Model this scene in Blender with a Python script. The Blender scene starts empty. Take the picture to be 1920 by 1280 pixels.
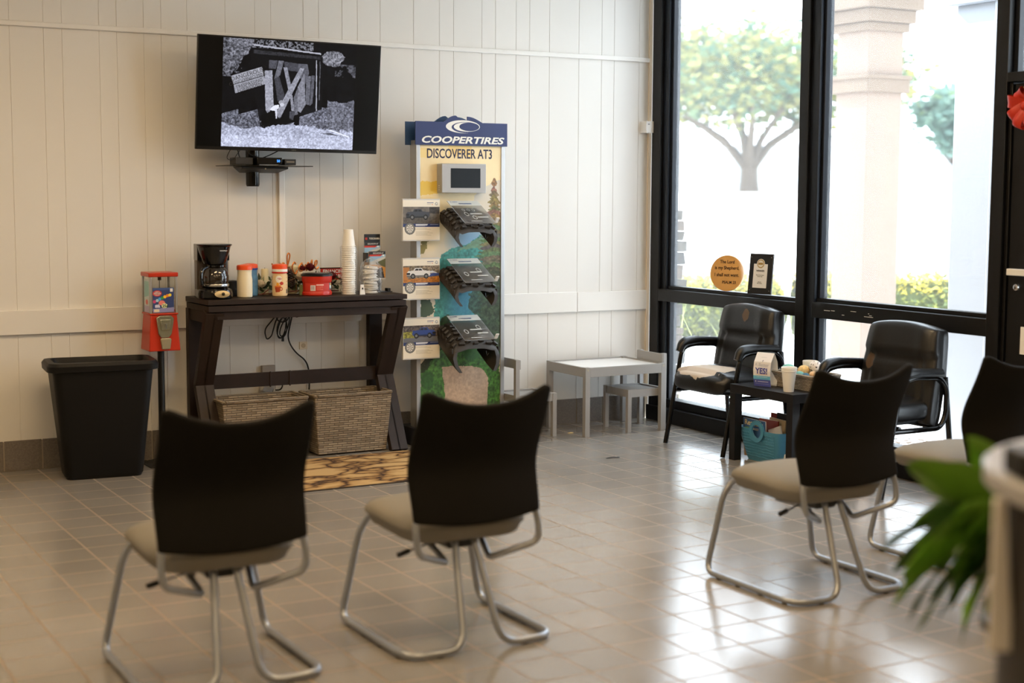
import bpy, bmesh, math, random
import numpy as np
from mathutils import Vector, Matrix
random.seed(7)
PI = math.pi
SC = bpy.context.scene
COL = SC.collection

# ---------------------------------------------------------------- camera, world, sun, exposure
SC.view_settings.view_transform = 'Standard'
SC.view_settings.look = 'None'
SC.view_settings.gamma = 1.0
SC.view_settings.use_curve_mapping = False
SC.view_settings.exposure = 0.28

cd = bpy.data.cameras.new('camera')
cam = bpy.data.objects.new('camera', cd)
COL.objects.link(cam)
cd.sensor_width = 36.0
cd.lens = 51.69
cd.clip_end = 400
_y, _p, _r = 0.514717426, -0.0995293921, 0.00442733354
_f = Vector((math.sin(_y)*math.cos(_p), math.cos(_y)*math.cos(_p), math.sin(_p)))
_rt = Vector((math.cos(_y), -math.sin(_y), 0))
_u = _rt.cross(_f)
_r2 = _rt*math.cos(_r) + _u*math.sin(_r)
_u2 = -_rt*math.sin(_r) + _u*math.cos(_r)
CAM = Vector((-5.6827, -8.2571, 1.5175))
cam.matrix_world = Matrix(((_r2.x, _u2.x, -_f.x, CAM.x), (_r2.y, _u2.y, -_f.y, CAM.y), (_r2.z, _u2.z, -_f.z, CAM.z), (0, 0, 0, 1)))
cd.dof.use_dof = True
cd.dof.focus_distance = 8.6
cd.dof.aperture_fstop = 1.7
SC.camera = cam

world = bpy.data.worlds.new('sky')
SC.world = world
world.use_nodes = True
bg = world.node_tree.nodes['Background']
bg.inputs[0].default_value = (0.80, 0.90, 1.0, 1)
bg.inputs[1].default_value = 5.6

sd = bpy.data.lights.new('sun', 'SUN')
sd.energy = 8.0
sd.angle = 0.01
sd.color = (1.0, 0.96, 0.91)
sun = bpy.data.objects.new('sun', sd)
COL.objects.link(sun)
sun.rotation_euler = Vector((0.22, -0.72, -0.66)).to_track_quat('-Z', 'Y').to_euler()

# ---------------------------------------------------------------- helpers
def lin(c):
    return tuple((x/12.92 if x <= 0.04045 else ((x+0.055)/1.055)**2.4) for x in c)

def rgb(r, g, b):
    return lin((r/255, g/255, b/255))

MATS = {}
def mat(name, col, rough=0.5, metal=0.0, spec=0.5, emit=None, es=0.0, noise=None, bump=0.0, bscale=200.0, trans=0.0, coat=0.0, sheen=0.0):
    if name in MATS: return MATS[name]
    m = bpy.data.materials.new(name); m.use_nodes = True
    nt = m.node_tree; b = nt.nodes['Principled BSDF']
    b.inputs['Base Color'].default_value = (*col, 1)
    b.inputs['Roughness'].default_value = rough
    b.inputs['Metallic'].default_value = metal
    b.inputs['Specular IOR Level'].default_value = spec
    b.inputs['Coat Weight'].default_value = coat
    b.inputs['Sheen Weight'].default_value = sheen
    if trans: b.inputs['Transmission Weight'].default_value = trans
    if emit:
        b.inputs['Emission Color'].default_value = (*emit, 1); b.inputs['Emission Strength'].default_value = es
    if noise:
        sc, amt = noise
        tc = nt.nodes.new('ShaderNodeTexCoord'); n = nt.nodes.new('ShaderNodeTexNoise')
        n.inputs['Scale'].default_value = sc; n.inputs['Detail'].default_value = 5
        nt.links.new(tc.outputs['Object'], n.inputs['Vector'])
        r = nt.nodes.new('ShaderNodeMapRange'); r.inputs[1].default_value = .25; r.inputs[2].default_value = .75
        r.inputs[3].default_value = 1-amt; r.inputs[4].default_value = 1+amt
        nt.links.new(n.outputs['Fac'], r.inputs[0])
        mx = nt.nodes.new('ShaderNodeVectorMath'); mx.operation = 'SCALE'; mx.inputs[0].default_value = col
        nt.links.new(r.outputs[0], mx.inputs['Scale']); nt.links.new(mx.outputs[0], b.inputs['Base Color'])
    if bump:
        tc = nt.nodes.new('ShaderNodeTexCoord'); n = nt.nodes.new('ShaderNodeTexNoise'); n.inputs['Scale'].default_value = bscale
        n.inputs['Detail'].default_value = 3
        nt.links.new(tc.outputs['Object'], n.inputs['Vector'])
        bp = nt.nodes.new('ShaderNodeBump'); bp.inputs['Strength'].default_value = bump; bp.inputs['Distance'].default_value = .002
        nt.links.new(n.outputs['Fac'], bp.inputs['Height']); nt.links.new(bp.outputs[0], b.inputs['Normal'])
    MATS[name] = m
    return m

def clear_mat(name, tint=(1, 1, 1), refl=0.06, rough=0.05, veil=0.0, veilcol=(1, 1, 1)):
    """thin clear sheet: transparent, a mirror share and a translucent share that scatters"""
    if name in MATS: return MATS[name]
    m = bpy.data.materials.new(name); m.use_nodes = True; nt = m.node_tree; nt.nodes.clear()
    out = nt.nodes.new('ShaderNodeOutputMaterial')
    t = nt.nodes.new('ShaderNodeBsdfTransparent'); t.inputs[0].default_value = (*tint, 1)
    g = nt.nodes.new('ShaderNodeBsdfGlossy'); g.inputs['Roughness'].default_value = rough
    lw = nt.nodes.new('ShaderNodeLayerWeight'); lw.inputs[0].default_value = .5
    pw = nt.nodes.new('ShaderNodeMath'); pw.operation = 'POWER'; pw.inputs[1].default_value = 5; nt.links.new(lw.outputs['Facing'], pw.inputs[0])
    mul = nt.nodes.new('ShaderNodeMath'); mul.operation = 'MULTIPLY_ADD'; mul.inputs[1].default_value = .6; mul.inputs[2].default_value = refl
    nt.links.new(pw.outputs[0], mul.inputs[0])
    mx = nt.nodes.new('ShaderNodeMixShader'); nt.links.new(mul.outputs[0], mx.inputs[0])
    nt.links.new(t.outputs[0], mx.inputs[1]); nt.links.new(g.outputs[0], mx.inputs[2])
    last = mx
    if veil:
        tr = nt.nodes.new('ShaderNodeBsdfTranslucent'); tr.inputs[0].default_value = (*veilcol, 1)
        m2 = nt.nodes.new('ShaderNodeMixShader'); m2.inputs[0].default_value = veil
        nt.links.new(mx.outputs[0], m2.inputs[1]); nt.links.new(tr.outputs[0], m2.inputs[2]); last = m2
    nt.links.new(last.outputs[0], out.inputs[0])
    MATS[name] = m
    return m

class MB:
    """collects geometry for ONE mesh object"""
    def __init__(s): s.v = []; s.f = []; s.m = []; s.k = 0
    def use(s, k): s.k = k; return s
    def add(s, vs, fs, M=None):
        o = len(s.v)
        for v in vs:
            v = Vector(v)
            s.v.append(M @ v if M else v)
        for f in fs: s.f.append(tuple(i+o for i in f)); s.m.append(s.k)
        return s
    def box(s, x0, x1, y0, y1, z0, z1, M=None):
        vs = [(x, y, z) for x in (x0, x1) for y in (y0, y1) for z in (z0, z1)]
        return s.add(vs, [(0, 1, 3, 2), (4, 6, 7, 5), (0, 4, 5, 1), (2, 3, 7, 6), (0, 2, 6, 4), (1, 5, 7, 3)], M)
    def cbox(s, c, sz, rot=None, M=None):
        T = Matrix.Translation(c)
        if rot: T = T @ Matrix.Rotation(rot[2], 4, 'Z') @ Matrix.Rotation(rot[1], 4, 'Y') @ Matrix.Rotation(rot[0], 4, 'X')
        if M: T = M @ T
        return s.box(-sz[0]/2, sz[0]/2, -sz[1]/2, sz[1]/2, -sz[2]/2, sz[2]/2, T)
    def hexa(s, b, t, M=None):
        return s.add(list(b)+list(t), [(3, 2, 1, 0), (4, 5, 6, 7), (0, 1, 5, 4), (1, 2, 6, 5), (2, 3, 7, 6), (3, 0, 4, 7)], M)
    def beam(s, a, b, w, d, up=(0, 0, 1)):
        a = Vector(a); b = Vector(b); z = (b-a).normalized(); x = z.cross(Vector(up))
        if x.length < 1e-4: x = z.cross(Vector((0, 1, 0)))
        x.normalize(); y = z.cross(x)
        q = [(-1, -1), (1, -1), (1, 1), (-1, 1)]
        return s.hexa([a+x*w/2*i+y*d/2*j for i, j in q], [b+x*w/2*i+y*d/2*j for i, j in q])
    def tube(s, pts, r, seg=10, closed=False, caps=True):
        pts = [Vector(p) for p in pts]; n = len(pts); rs = r if isinstance(r, (list, tuple)) else [r]*n
        o = len(s.v); prev = None
        for i, p in enumerate(pts):
            a = pts[i-1] if (i > 0 or closed) else p; b = pts[(i+1) % n] if (i < n-1 or closed) else p
            t = (b-a).normalized()
            if prev is None:
                x = t.cross(Vector((0, 0, 1)))
                if x.length < .05: x = t.cross(Vector((0, 1, 0)))
            else: x = prev - t*prev.dot(t)
            x.normalize(); prev = x; y = t.cross(x)
            for k in range(seg):
                an = 2*PI*k/seg; s.v.append(p + (x*math.cos(an)+y*math.sin(an))*rs[i])
        for i in range(n if closed else n-1):
            for k in range(seg):
                a = o+i*seg+k; b = o+i*seg+(k+1) % seg; c = o+((i+1) % n)*seg+(k+1) % seg; d = o+((i+1) % n)*seg+k
                s.f.append((a, b, c, d)); s.m.append(s.k)
        if caps and not closed:
            s.f.append(tuple(o+k for k in reversed(range(seg)))); s.m.append(s.k)
            s.f.append(tuple(o+(n-1)*seg+k for k in range(seg))); s.m.append(s.k)
        return s
    def lathe(s, prof, seg=24, M=None, sx=1, sy=1, caps=True):
        vs = []; fs = []
        for r, z in prof:
            for k in range(seg):
                a = 2*PI*k/seg; vs.append((r*math.cos(a)*sx, r*math.sin(a)*sy, z))
        for i in range(len(prof)-1):
            for k in range(seg):
                fs.append((i*seg+k, i*seg+(k+1) % seg, (i+1)*seg+(k+1) % seg, (i+1)*seg+k))
        if caps and prof[0][0] > 1e-5: fs.append(tuple(reversed(range(seg))))
        if caps and prof[-1][0] > 1e-5: fs.append(tuple((len(prof)-1)*seg+k for k in range(seg)))
        return s.add(vs, fs, M)
    def ball(s, c, r, seg=16, rings=10, M=None, rot=None):
        if not isinstance(r, (tuple, list)): r = (r, r, r)
        prof = [(max(1e-6, math.sin(PI*i/rings)), -math.cos(PI*i/rings)) for i in range(rings+1)]
        T = Matrix.Translation(c)
        if rot: T = T @ Matrix.Rotation(rot[2], 4, 'Z') @ Matrix.Rotation(rot[1], 4, 'Y') @ Matrix.Rotation(rot[0], 4, 'X')
        T = T @ Matrix.Diagonal((*r, 1))
        if M: T = M @ T
        return s.lathe(prof, seg, T)
    def prism(s, poly, d0, d1, M=None):
        """poly in x,z ; extruded along y from d0 to d1"""
        n = len(poly)
        return s.add([(x, d0, z) for x, z in poly]+[(x, d1, z) for x, z in poly],
                     [tuple(range(n)), tuple(reversed(range(n, 2*n)))]+[(i, i+n, (i+1) % n+n, (i+1) % n) for i in range(n)], M)
    def surf(s, fn, nu, nv, closed_u=False, M=None):
        vs = [fn(i/(nu if closed_u else nu-1), j/(nv-1)) for j in range(nv) for i in range(nu)]
        fs = []
        for j in range(nv-1):
            for i in range(nu if closed_u else nu-1):
                a = j*nu+i; b = j*nu+(i+1) % nu; fs.append((a, b, b+nu, a+nu))
        return s.add(vs, fs, M)
    def build(s, name, mats, parent=None, smooth=True, angle=35, loc=None, bevel=0, bseg=2, sub=0, solid=0, clean=True):
        me = bpy.data.meshes.new(name)
        me.from_pydata([tuple(v) for v in s.v], [], s.f)
        if not isinstance(mats, (list, tuple)): mats = [mats]
        for m in mats: me.materials.append(m)
        me.polygons.foreach_set('material_index', s.m)
        if clean:
            bm = bmesh.new(); bm.from_mesh(me); bmesh.ops.recalc_face_normals(bm, faces=bm.faces); bm.to_mesh(me); bm.free()
        if smooth:
            me.shade_smooth()
            if not sub: me.set_sharp_from_angle(angle=math.radians(angle))
        o = bpy.data.objects.new(name, me); COL.objects.link(o)
        if parent: o.parent = parent
        if loc: o.location = loc
        if solid:
            md = o.modifiers.new('s', 'SOLIDIFY'); md.thickness = solid; md.offset = 0
        if bevel:
            md = o.modifiers.new('b', 'BEVEL'); md.width = bevel; md.segments = bseg; md.limit_method = 'ANGLE'; md.angle_limit = math.radians(40); md.harden_normals = False
        if sub:
            md = o.modifiers.new('d', 'SUBSURF'); md.levels = sub; md.render_levels = sub
        return o

def tag(o, label, cat, group=None, kind=None):
    o['label'] = label; o['category'] = cat
    if group: o['group'] = group
    if kind: o['kind'] = kind
    return o
def thing(name, label, cat, loc=(0, 0, 0), rz=0, group=None):
    o = bpy.data.objects.new(name, None); COL.objects.link(o); o.location = loc; o.rotation_euler = (0, 0, rz)
    o.empty_display_size = .05
    return tag(o, label, cat, group)
def struct(o):
    o['kind'] = 'structure'; return o
def lab(o, l): o['label'] = l; return o
def kids(o): return [c for c in bpy.data.objects if c.parent is o]
def dup(root, loc, rz=None, label=None):
    def cp(o, par):
        c = o.copy(); COL.objects.link(c)
        if par: c.parent = par
        for ch in kids(o): cp(ch, c)
        return c
    r = cp(root, None); r.location = loc
    if rz is not None: r.rotation_euler = (0, 0, rz)
    if label: r['label'] = label
    return r

def fillet(pts, rad, n=6):
    """round the corners of a polyline"""
    pts = [Vector(p) for p in pts]; out = [pts[0]]
    for i in range(1, len(pts)-1):
        a, b, c = pts[i-1], pts[i], pts[i+1]; r = rad[i-1] if isinstance(rad, (list, tuple)) else rad
        u = a-b; w = c-b; r1 = min(r, u.length*.49, w.length*.49)
        p0 = b+u.normalized()*r1; p1 = b+w.normalized()*r1
        for k in range(n+1):
            t = k/n; out.append(p0*(1-t)**2 + b*2*t*(1-t) + p1*t*t)
    out.append(pts[-1]); return out

def text(name, s, size, m, parent, loc, rot=(PI/2, 0, 0), ext=.0004, align='CENTER', shear=0, bold=0, xs=1, cs=1, line=1, fit=None):
    cu = bpy.data.curves.new(name, 'FONT'); cu.body = s; cu.size = size; cu.extrude = ext; cu.align_x = align; cu.align_y = 'CENTER'
    cu.shear = shear; cu.offset = bold; cu.resolution_u = 3; cu.space_character = cs; cu.space_line = line
    t = bpy.data.objects.new('tmp', cu); COL.objects.link(t)
    dg = bpy.context.evaluated_depsgraph_get(); me = bpy.data.meshes.new_from_object(t.evaluated_get(dg))
    bpy.data.objects.remove(t); bpy.data.curves.remove(cu)
    me.materials.clear(); me.materials.append(m); me.name = name
    o = bpy.data.objects.new(name, me); COL.objects.link(o); o.parent = parent; o.location = loc; o.rotation_euler = rot; o.scale = (xs, 1, 1)
    if fit:
        w = [v.co.x for v in me.vertices]; o.scale = (fit/(max(w)-min(w)), 1, 1)
    return o

# ---- painted prints: colour grids made in code
class Canvas:
    def __init__(s, W, H, x0, y0, x1, y1, base):
        s.W, s.H = W, H
        s.a = np.zeros((H, W, 3)); s.a[:] = np.array(base)/255
        s.X, s.Y = np.meshgrid(x0+(np.arange(W)+.5)/W*(x1-x0), y0+(np.arange(H)+.5)/H*(y1-y0))
        s.rng = np.random.RandomState(3)
    def noise(s, nx, ny, oct=3):
        out = np.zeros((s.H, s.W)); amp = 1; tot = 0
        for o in range(oct):
            gx, gy = max(2, int(nx*2**o)), max(2, int(ny*2**o)); g = s.rng.rand(gy+1, gx+1)
            xs = np.linspace(0, gx-1e-6, s.W); ys = np.linspace(0, gy-1e-6, s.H)
            xi, yi = xs.astype(int), ys.astype(int); fx, fy = (xs-xi)[None], (ys-yi)[:, None]
            out += amp*(g[yi][:, xi]*(1-fx)*(1-fy)+g[yi][:, xi+1]*fx*(1-fy)+g[yi+1][:, xi]*(1-fx)*fy+g[yi+1][:, xi+1]*fx*fy)
            tot += amp; amp *= .6
        return out/tot
    def put(s, mask, col, al=1.0):
        k = (mask*al)[..., None] if not np.isscalar(al) else (mask.astype(float)*al)[..., None]
        s.a = s.a*(1-k)+np.array(col)/255*k
        return s
    def poly(s, pts, col, al=1.0, jit=0, tex=0):
        X, Y = s.X, s.Y
        if jit: X = X+(s.noise(s.W/5, s.H/5, 2)-.5)*jit; Y = Y+(s.noise(s.W/5, s.H/5, 2)-.5)*jit
        ins = np.zeros(X.shape, bool); n = len(pts)
        for i in range(n):
            (ax, ay), (bx, by) = pts[i], pts[(i+1) % n]
            if ay == by: continue
            c = ((ay > Y) != (by > Y)) & (X < (bx-ax)*(Y-ay)/(by-ay)+ax); ins ^= c
        s.put(ins, col, al)
        if tex:
            nn = (s.noise(s.W/3, s.H/3, 2)-.5)*tex*2; s.a = np.where(ins[..., None], s.a*(1+nn[..., None]), s.a)
        return s
    def ell(s, cx, cy, rx, ry, col, al=1.0, soft=0):
        d = ((s.X-cx)/rx)**2+((s.Y-cy)/ry)**2
        return s.put(np.clip((1-d)/soft, 0, 1) if soft else (d < 1), col, al)
    def grad(s, y0, y1, c0, c1):
        t = np.clip((s.Y-y0)/(y1-y0), 0, 1)[..., None]; m = ((s.Y >= y0) & (s.Y <= y1))[..., None]
        s.a = np.where(m, np.array(c0)/255*(1-t)+np.array(c1)/255*t, s.a); return s
    def mesh(s, name, P, U, Vd, m, parent):
        """P top-left corner, U along the width, Vd down the height"""
        P, U, Vd = np.array(P, float), np.array(U, float), np.array(Vd, float)
        W, H = s.W, s.H
        iu, iv = np.meshgrid(np.arange(W+1)/W, np.arange(H+1)/H)
        co = P+iu[..., None]*U+iv[..., None]*Vd
        idx = np.arange((W+1)*(H+1)).reshape(H+1, W+1)
        fs = np.stack([idx[:-1, :-1], idx[1:, :-1], idx[1:, 1:], idx[:-1, 1:]], -1).reshape(-1, 4)
        me = bpy.data.meshes.new(name)
        me.vertices.add(co.size//3); me.vertices.foreach_set('co', co.ravel())
        me.loops.add(fs.size); me.loops.foreach_set('vertex_index', fs.ravel())
        me.polygons.add(len(fs)); me.polygons.foreach_set('loop_start', np.arange(0, fs.size, 4)); me.polygons.foreach_set('loop_total', np.full(len(fs), 4))
        me.update(calc_edges=True)
        at = me.color_attributes.new('Print', 'FLOAT_COLOR', 'CORNER')
        c = np.clip(s.a, 0, 1).reshape(-1, 3); c = np.where(c <= .04045, c/12.92, ((c+.055)/1.055)**2.4)
        at.data.foreach_set('color', np.repeat(np.c_[c, np.ones(len(c))], 4, 0).ravel())
        me.materials.append(m)
        o = bpy.data.objects.new(name, me); COL.objects.link(o); o.parent = parent
        return o

def print_mat(name, rough=.4, emit=0):
    if name in MATS: return MATS[name]
    m = bpy.data.materials.new(name); m.use_nodes = True; nt = m.node_tree; b = nt.nodes['Principled BSDF']
    a = nt.nodes.new('ShaderNodeAttribute'); a.attribute_name = 'Print'
    b.inputs['Roughness'].default_value = rough
    if emit:
        b.inputs['Base Color'].default_value = (.004, .004, .004, 1); b.inputs['Specular IOR Level'].default_value = .12
        nt.links.new(a.outputs['Color'], b.inputs['Emission Color']); b.inputs['Emission Strength'].default_value = emit
    else: nt.links.new(a.outputs['Color'], b.inputs['Base Color'])
    MATS[name] = m; return m

# ---------------------------------------------------------------- materials
T = 0.203
def floor_material():
    m = bpy.data.materials.new('quarry_tile'); m.use_nodes = True; nt = m.node_tree; b = nt.nodes['Principled BSDF']; L = nt.links.new
    def mth(op, a, v=None, w=None):
        n = nt.nodes.new('ShaderNodeMath'); n.operation = op
        for i, x in enumerate((a, v, w)):
            if x is None: continue
            if isinstance(x, (int, float)): n.inputs[i].default_value = x
            else: L(x, n.inputs[i])
        return n.outputs[0]
    tc = nt.nodes.new('ShaderNodeTexCoord'); sp = nt.nodes.new('ShaderNodeSeparateXYZ'); L(tc.outputs['Object'], sp.inputs[0])
    u = mth('MULTIPLY', mth('ADD', sp.outputs[0], 2.60), 1/T); v = mth('MULTIPLY', mth('ADD', sp.outputs[1], 3.39), 1/T)
    du = mth('ABSOLUTE', mth('SUBTRACT', mth('FRACT', mth('ADD', u, .5)), .5)); dv = mth('ABSOLUTE', mth('SUBTRACT', mth('FRACT', mth('ADD', v, .5)), .5))
    d = mth('MINIMUM', du, dv)
    g = nt.nodes.new('ShaderNodeMapRange'); g.interpolation_type = 'SMOOTHSTEP'; g.inputs[1].default_value = .011; g.inputs[2].default_value = .025; L(d, g.inputs[0])
    cb = nt.nodes.new('ShaderNodeCombineXYZ'); L(mth('FLOOR', u), cb.inputs[0]); L(mth('FLOOR', v), cb.inputs[1])
    wn = nt.nodes.new('ShaderNodeTexWhiteNoise'); wn.noise_dimensions = '3D'; L(cb.outputs[0], wn.inputs['Vector'])
    n1 = nt.nodes.new('ShaderNodeTexNoise'); n1.inputs['Scale'].default_value = 160; n1.inputs['Detail'].default_value = 4; L(tc.outputs['Object'], n1.inputs['Vector'])
    n2 = nt.nodes.new('ShaderNodeTexNoise'); n2.inputs['Scale'].default_value = 2.2; n2.inputs['Detail'].default_value = 4; L(tc.outputs['Object'], n2.inputs['Vector'])
    fac = mth('ADD', mth('MULTIPLY', wn.outputs['Value'], .14), mth('ADD', mth('MULTIPLY', n1.outputs['Fac'], .22), mth('MULTIPLY', n2.outputs['Fac'], .22)))
    fac = mth('ADD', fac, .70)
    t1 = nt.nodes.new('ShaderNodeVectorMath'); t1.operation = 'SCALE'; t1.inputs[0].default_value = rgb(137, 132, 126); L(fac, t1.inputs['Scale'])
    mx = nt.nodes.new('ShaderNodeMix'); mx.data_type = 'RGBA'; L(g.outputs[0], mx.inputs[0]); mx.inputs[6].default_value = (*rgb(140, 122, 101), 1); L(t1.outputs[0], mx.inputs[7])
    L(mx.outputs[2], b.inputs['Base Color'])
    rr = nt.nodes.new('ShaderNodeMapRange'); rr.inputs[3].default_value = .75; rr.inputs[4].default_value = .19; L(g.outputs[0], rr.inputs[0])
    ro = mth('ADD', rr.outputs[0], mth('MULTIPLY', mth('SUBTRACT', n2.outputs['Fac'], .5), .12)); L(ro, b.inputs['Roughness'])
    b.inputs['Specular IOR Level'].default_value = .8
    h = mth('ADD', g.outputs[0], mth('MULTIPLY', n1.outputs['Fac'], .04))
    bp = nt.nodes.new('ShaderNodeBump'); bp.inputs['Strength'].default_value = .35; bp.inputs['Distance'].default_value = .0012; L(h, bp.inputs['Height']); L(bp.outputs[0], b.inputs['Normal'])
    return m
M_floor = floor_material()
M_wall = mat('painted_panelling', rgb(222, 219, 213), .5, noise=(.7, .03))
M_trim = mat('painted_trim', rgb(226, 223, 217), .42)
M_base = mat('base_tile', rgb(112, 104, 96), .55, noise=(120, .25))
M_grout = mat('base_grout', rgb(150, 140, 125), .8)
M_frame = mat('black_aluminium', rgb(13, 13, 15), .42, metal=0.0, spec=.32, noise=(30, .25))
M_framed = mat('blue_black_aluminium', rgb(18, 23, 32), .38, spec=.35)
M_glass = clear_mat('window_glass', (.99, 1, 1), .012, .01, veil=.035)  # translucent share imitates outdoor glare and haze washing over the view
M_bfab = mat('black_mesh_fabric', rgb(15, 13, 11), .85, spec=.2, bump=.3, bscale=900)
M_seat = mat('beige_seat_fabric', rgb(130, 126, 119), .9, spec=.15, bump=.3, bscale=700, noise=(500, .1))
M_tube = mat('silver_painted_tube', rgb(164, 169, 178), .32, metal=.75)
M_bplast = mat('black_plastic', rgb(12, 12, 11), .45)
M_bgloss = mat('glossy_black_plastic', rgb(10, 10, 12), .12)
M_binpl = mat('bin_plastic', rgb(11, 10, 10), .5, spec=.25, bump=.2, bscale=300)
M_leath = mat('black_leather', rgb(12, 12, 13), .30, spec=.55, bump=.35, bscale=260)
M_espr = mat('espresso_wood', rgb(38, 26, 20), .5, spec=.3, noise=(14, .25))
M_lack = mat('black_brown_wood', rgb(18, 16, 18), .45, spec=.35, noise=(20, .2))
M_greyp = mat('grey_painted_wood', rgb(150, 147, 143), .5)
M_whitep = mat('white_board', rgb(228, 227, 225), .35)
M_white = mat('white_plastic', rgb(232, 230, 226), .4)
M_foam = mat('white_foam', rgb(238, 236, 230), .6)
M_red = mat('red_enamel', rgb(188, 48, 24), .3)
M_redc = mat('red_tub_plastic', rgb(196, 42, 22), .3)
M_orange = mat('orange_cap', rgb(235, 84, 34), .35)
M_alum = mat('satin_aluminium', rgb(176, 176, 176), .35, metal=.6)
M_silver = mat('silver_plastic', rgb(172, 173, 174), .4)
M_chrome = mat('chrome', (.75, .75, .75), .12, metal=1)
M_rubber = mat('tyre_rubber', rgb(44, 39, 35), .55, bump=.4, bscale=250)
M_navy = mat('navy_sign', rgb(18, 36, 96), .4)
M_dark = mat('near_black', rgb(8, 8, 9), .3)
M_screen = mat('dark_screen', rgb(7, 8, 10), .3, spec=.2)
M_print = print_mat('printed_sheet', .45)
M_cable = mat('black_cable', rgb(14, 14, 14), .5)
M_ink = mat('black_ink', rgb(20, 18, 18), .7)
M_navyink = mat('navy_ink', rgb(38, 42, 74), .6)
M_wink = mat('white_ink', rgb(240, 240, 236), .6)
M_gold = mat('copper_gold', rgb(190, 120, 66), .3, metal=.7)
M_acr = clear_mat('clear_acrylic', (.95, .96, .96), .08, .05, veil=.28)
M_bag = clear_mat('clear_film', (1, 1, 1), .05, .10, veil=.10)
M_leaf = mat('plant_leaf', rgb(116, 164, 56), .35, spec=.5, noise=(9, .3))
M_leafd = mat('dark_leaf', rgb(62, 98, 44), .4, noise=(9, .3))
M_cream = mat('cream_wax', rgb(238, 225, 180), .5)
M_rose = mat('burgundy_petals', rgb(104, 18, 26), .6)
M_wrose = mat('cream_petals', rgb(232, 220, 196), .6)
M_wick = mat('pale_wicker', rgb(196, 180, 156), .7, noise=(60, .3))
M_copper_wood = mat('natural_wood', rgb(214, 158, 84), .5, noise=(18, .08))
M_paper = mat('white_paper', rgb(236, 234, 230), .6)
def weave_mat(name, c0, c1, s=(45, 60)):
    m = bpy.data.materials.new(name); m.use_nodes = True; nt = m.node_tree; b = nt.nodes['Principled BSDF']; L = nt.links.new
    tc = nt.nodes.new('ShaderNodeTexCoord'); mp = nt.nodes.new('ShaderNodeMapping')
    sp = nt.nodes.new('ShaderNodeSeparateXYZ'); L(tc.outputs['Object'], sp.inputs[0])
    ad = nt.nodes.new('ShaderNodeMath'); ad.operation = 'ADD'; L(sp.outputs[0], ad.inputs[0]); L(sp.outputs[1], ad.inputs[1])
    cb = nt.nodes.new('ShaderNodeCombineXYZ'); L(ad.outputs[0], cb.inputs[0]); L(sp.outputs[2], cb.inputs[1])
    br = nt.nodes.new('ShaderNodeTexBrick'); L(cb.outputs[0], br.inputs['Vector'])
    br.inputs['Color1'].default_value = (*c0, 1); br.inputs['Color2'].default_value = (*c1, 1); br.inputs['Mortar'].default_value = (c0[0]*.3, c0[1]*.3, c0[2]*.3, 1)  # dark gaps: shade between the strands put into the colour
    br.inputs['Scale'].default_value = 1; br.inputs['Brick Width'].default_value = 1/s[0]; br.inputs['Row Height'].default_value = 1/s[1]; br.inputs['Mortar Size'].default_value = .0024; br.inputs['Mortar Smooth'].default_value = 1.0
    L(br.outputs['Color'], b.inputs['Base Color']); b.inputs['Roughness'].default_value = .6
    bp = nt.nodes.new('ShaderNodeBump'); bp.inputs['Strength'].default_value = .9; bp.inputs['Distance'].default_value = .006; bp.invert = True
    L(br.outputs['Fac'], bp.inputs['Height']); L(bp.outputs[0], b.inputs['Normal']); return m
M_weave = weave_mat('grey_brown_weave', rgb(158, 142, 120), rgb(120, 106, 88), (17, 78))
M_eggw = weave_mat('pale_straw_weave', rgb(190, 174, 152), rgb(150, 134, 114), (40, 110))

# ================================================================ ROOM
RX0, RY0, CZ = -9.6, -12.6, 3.05
struct(MB().box(RX0, 0.03, RY0, 0.0, -.1, 0).build('floor', M_floor, smooth=False))
# ceiling, made of tiles
mc = MB().box(RX0, .2, RY0, .1, CZ, CZ+.1)
M_ceil = mat('ceiling_tile', rgb(232, 230, 224), .8)
struct(mc.build('ceiling', M_ceil, smooth=False))
# back wall with its irregular vertical grooves
GR = []
for k in range(-5, 5):
    for c in (0, .177, .275, .475, .572, .722, .821, .970):
        x = -4.103+k*1.194+c
        if RX0+.05 < x < .02: GR.append(x)
GR.sort()
w = MB(); xs = RX0; g = .0022
prof = []
for x in GR: prof += [(x-g, 0), (x-g*.5, .0028), (x+g*.5, .0028), (x+g, 0)]
prof = [(RX0, 0)]+prof+[(.03, 0)]
vs = []; fs = []
for x, y in prof: vs += [(x, y, 0), (x, y, CZ)]
for i in range(len(prof)-1): fs.append((2*i, 2*i+2, 2*i+3, 2*i+1))
w.add(vs, fs); w.box(RX0, .2, .008, .12, 0, CZ)
struct(w.build('wall_back', M_wall, smooth=False, clean=False))
struct(MB().box(RX0-.1, RX0, RY0, .1, 0, CZ).build('wall_left', M_wall, smooth=False))
struct(MB().box(RX0-.1, .2, RY0-.1, RY0, 0, CZ).build('wall_front', mat('front_wall', rgb(196, 186, 170), .6), smooth=False))
# rails and base
r = MB(); r.box(-9.5, .03, -.016, 0, 2.402, 2.430); struct(r.build('trim_1', M_trim, bevel=.005))
r = MB(); r.box(-9.5, -.531, -.022, 0, .748, .880); struct(r.build('trim_2', M_trim, bevel=.002))
r = MB(); r.box(-.527, .022, -.022, 0, .748, .876); struct(r.build('trim_3', M_trim, bevel=.002))
struct(MB().box(.030, .052, -.012, 0, 0, CZ).build('trim_4', mat('cream_corner_trim', rgb(226, 208, 180), .5), smooth=False))
bt = MB(); x = -9.5
while x < .0:
    bt.use(0).box(x+.004, min(x+.2, .02), -.014, .0, .004, .166); x += .204
bt.use(1).box(-9.5, .02, -.010, 0, 0, .162)
struct(bt.build('baseboard_back', [M_base, M_grout], smooth=False))

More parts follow.
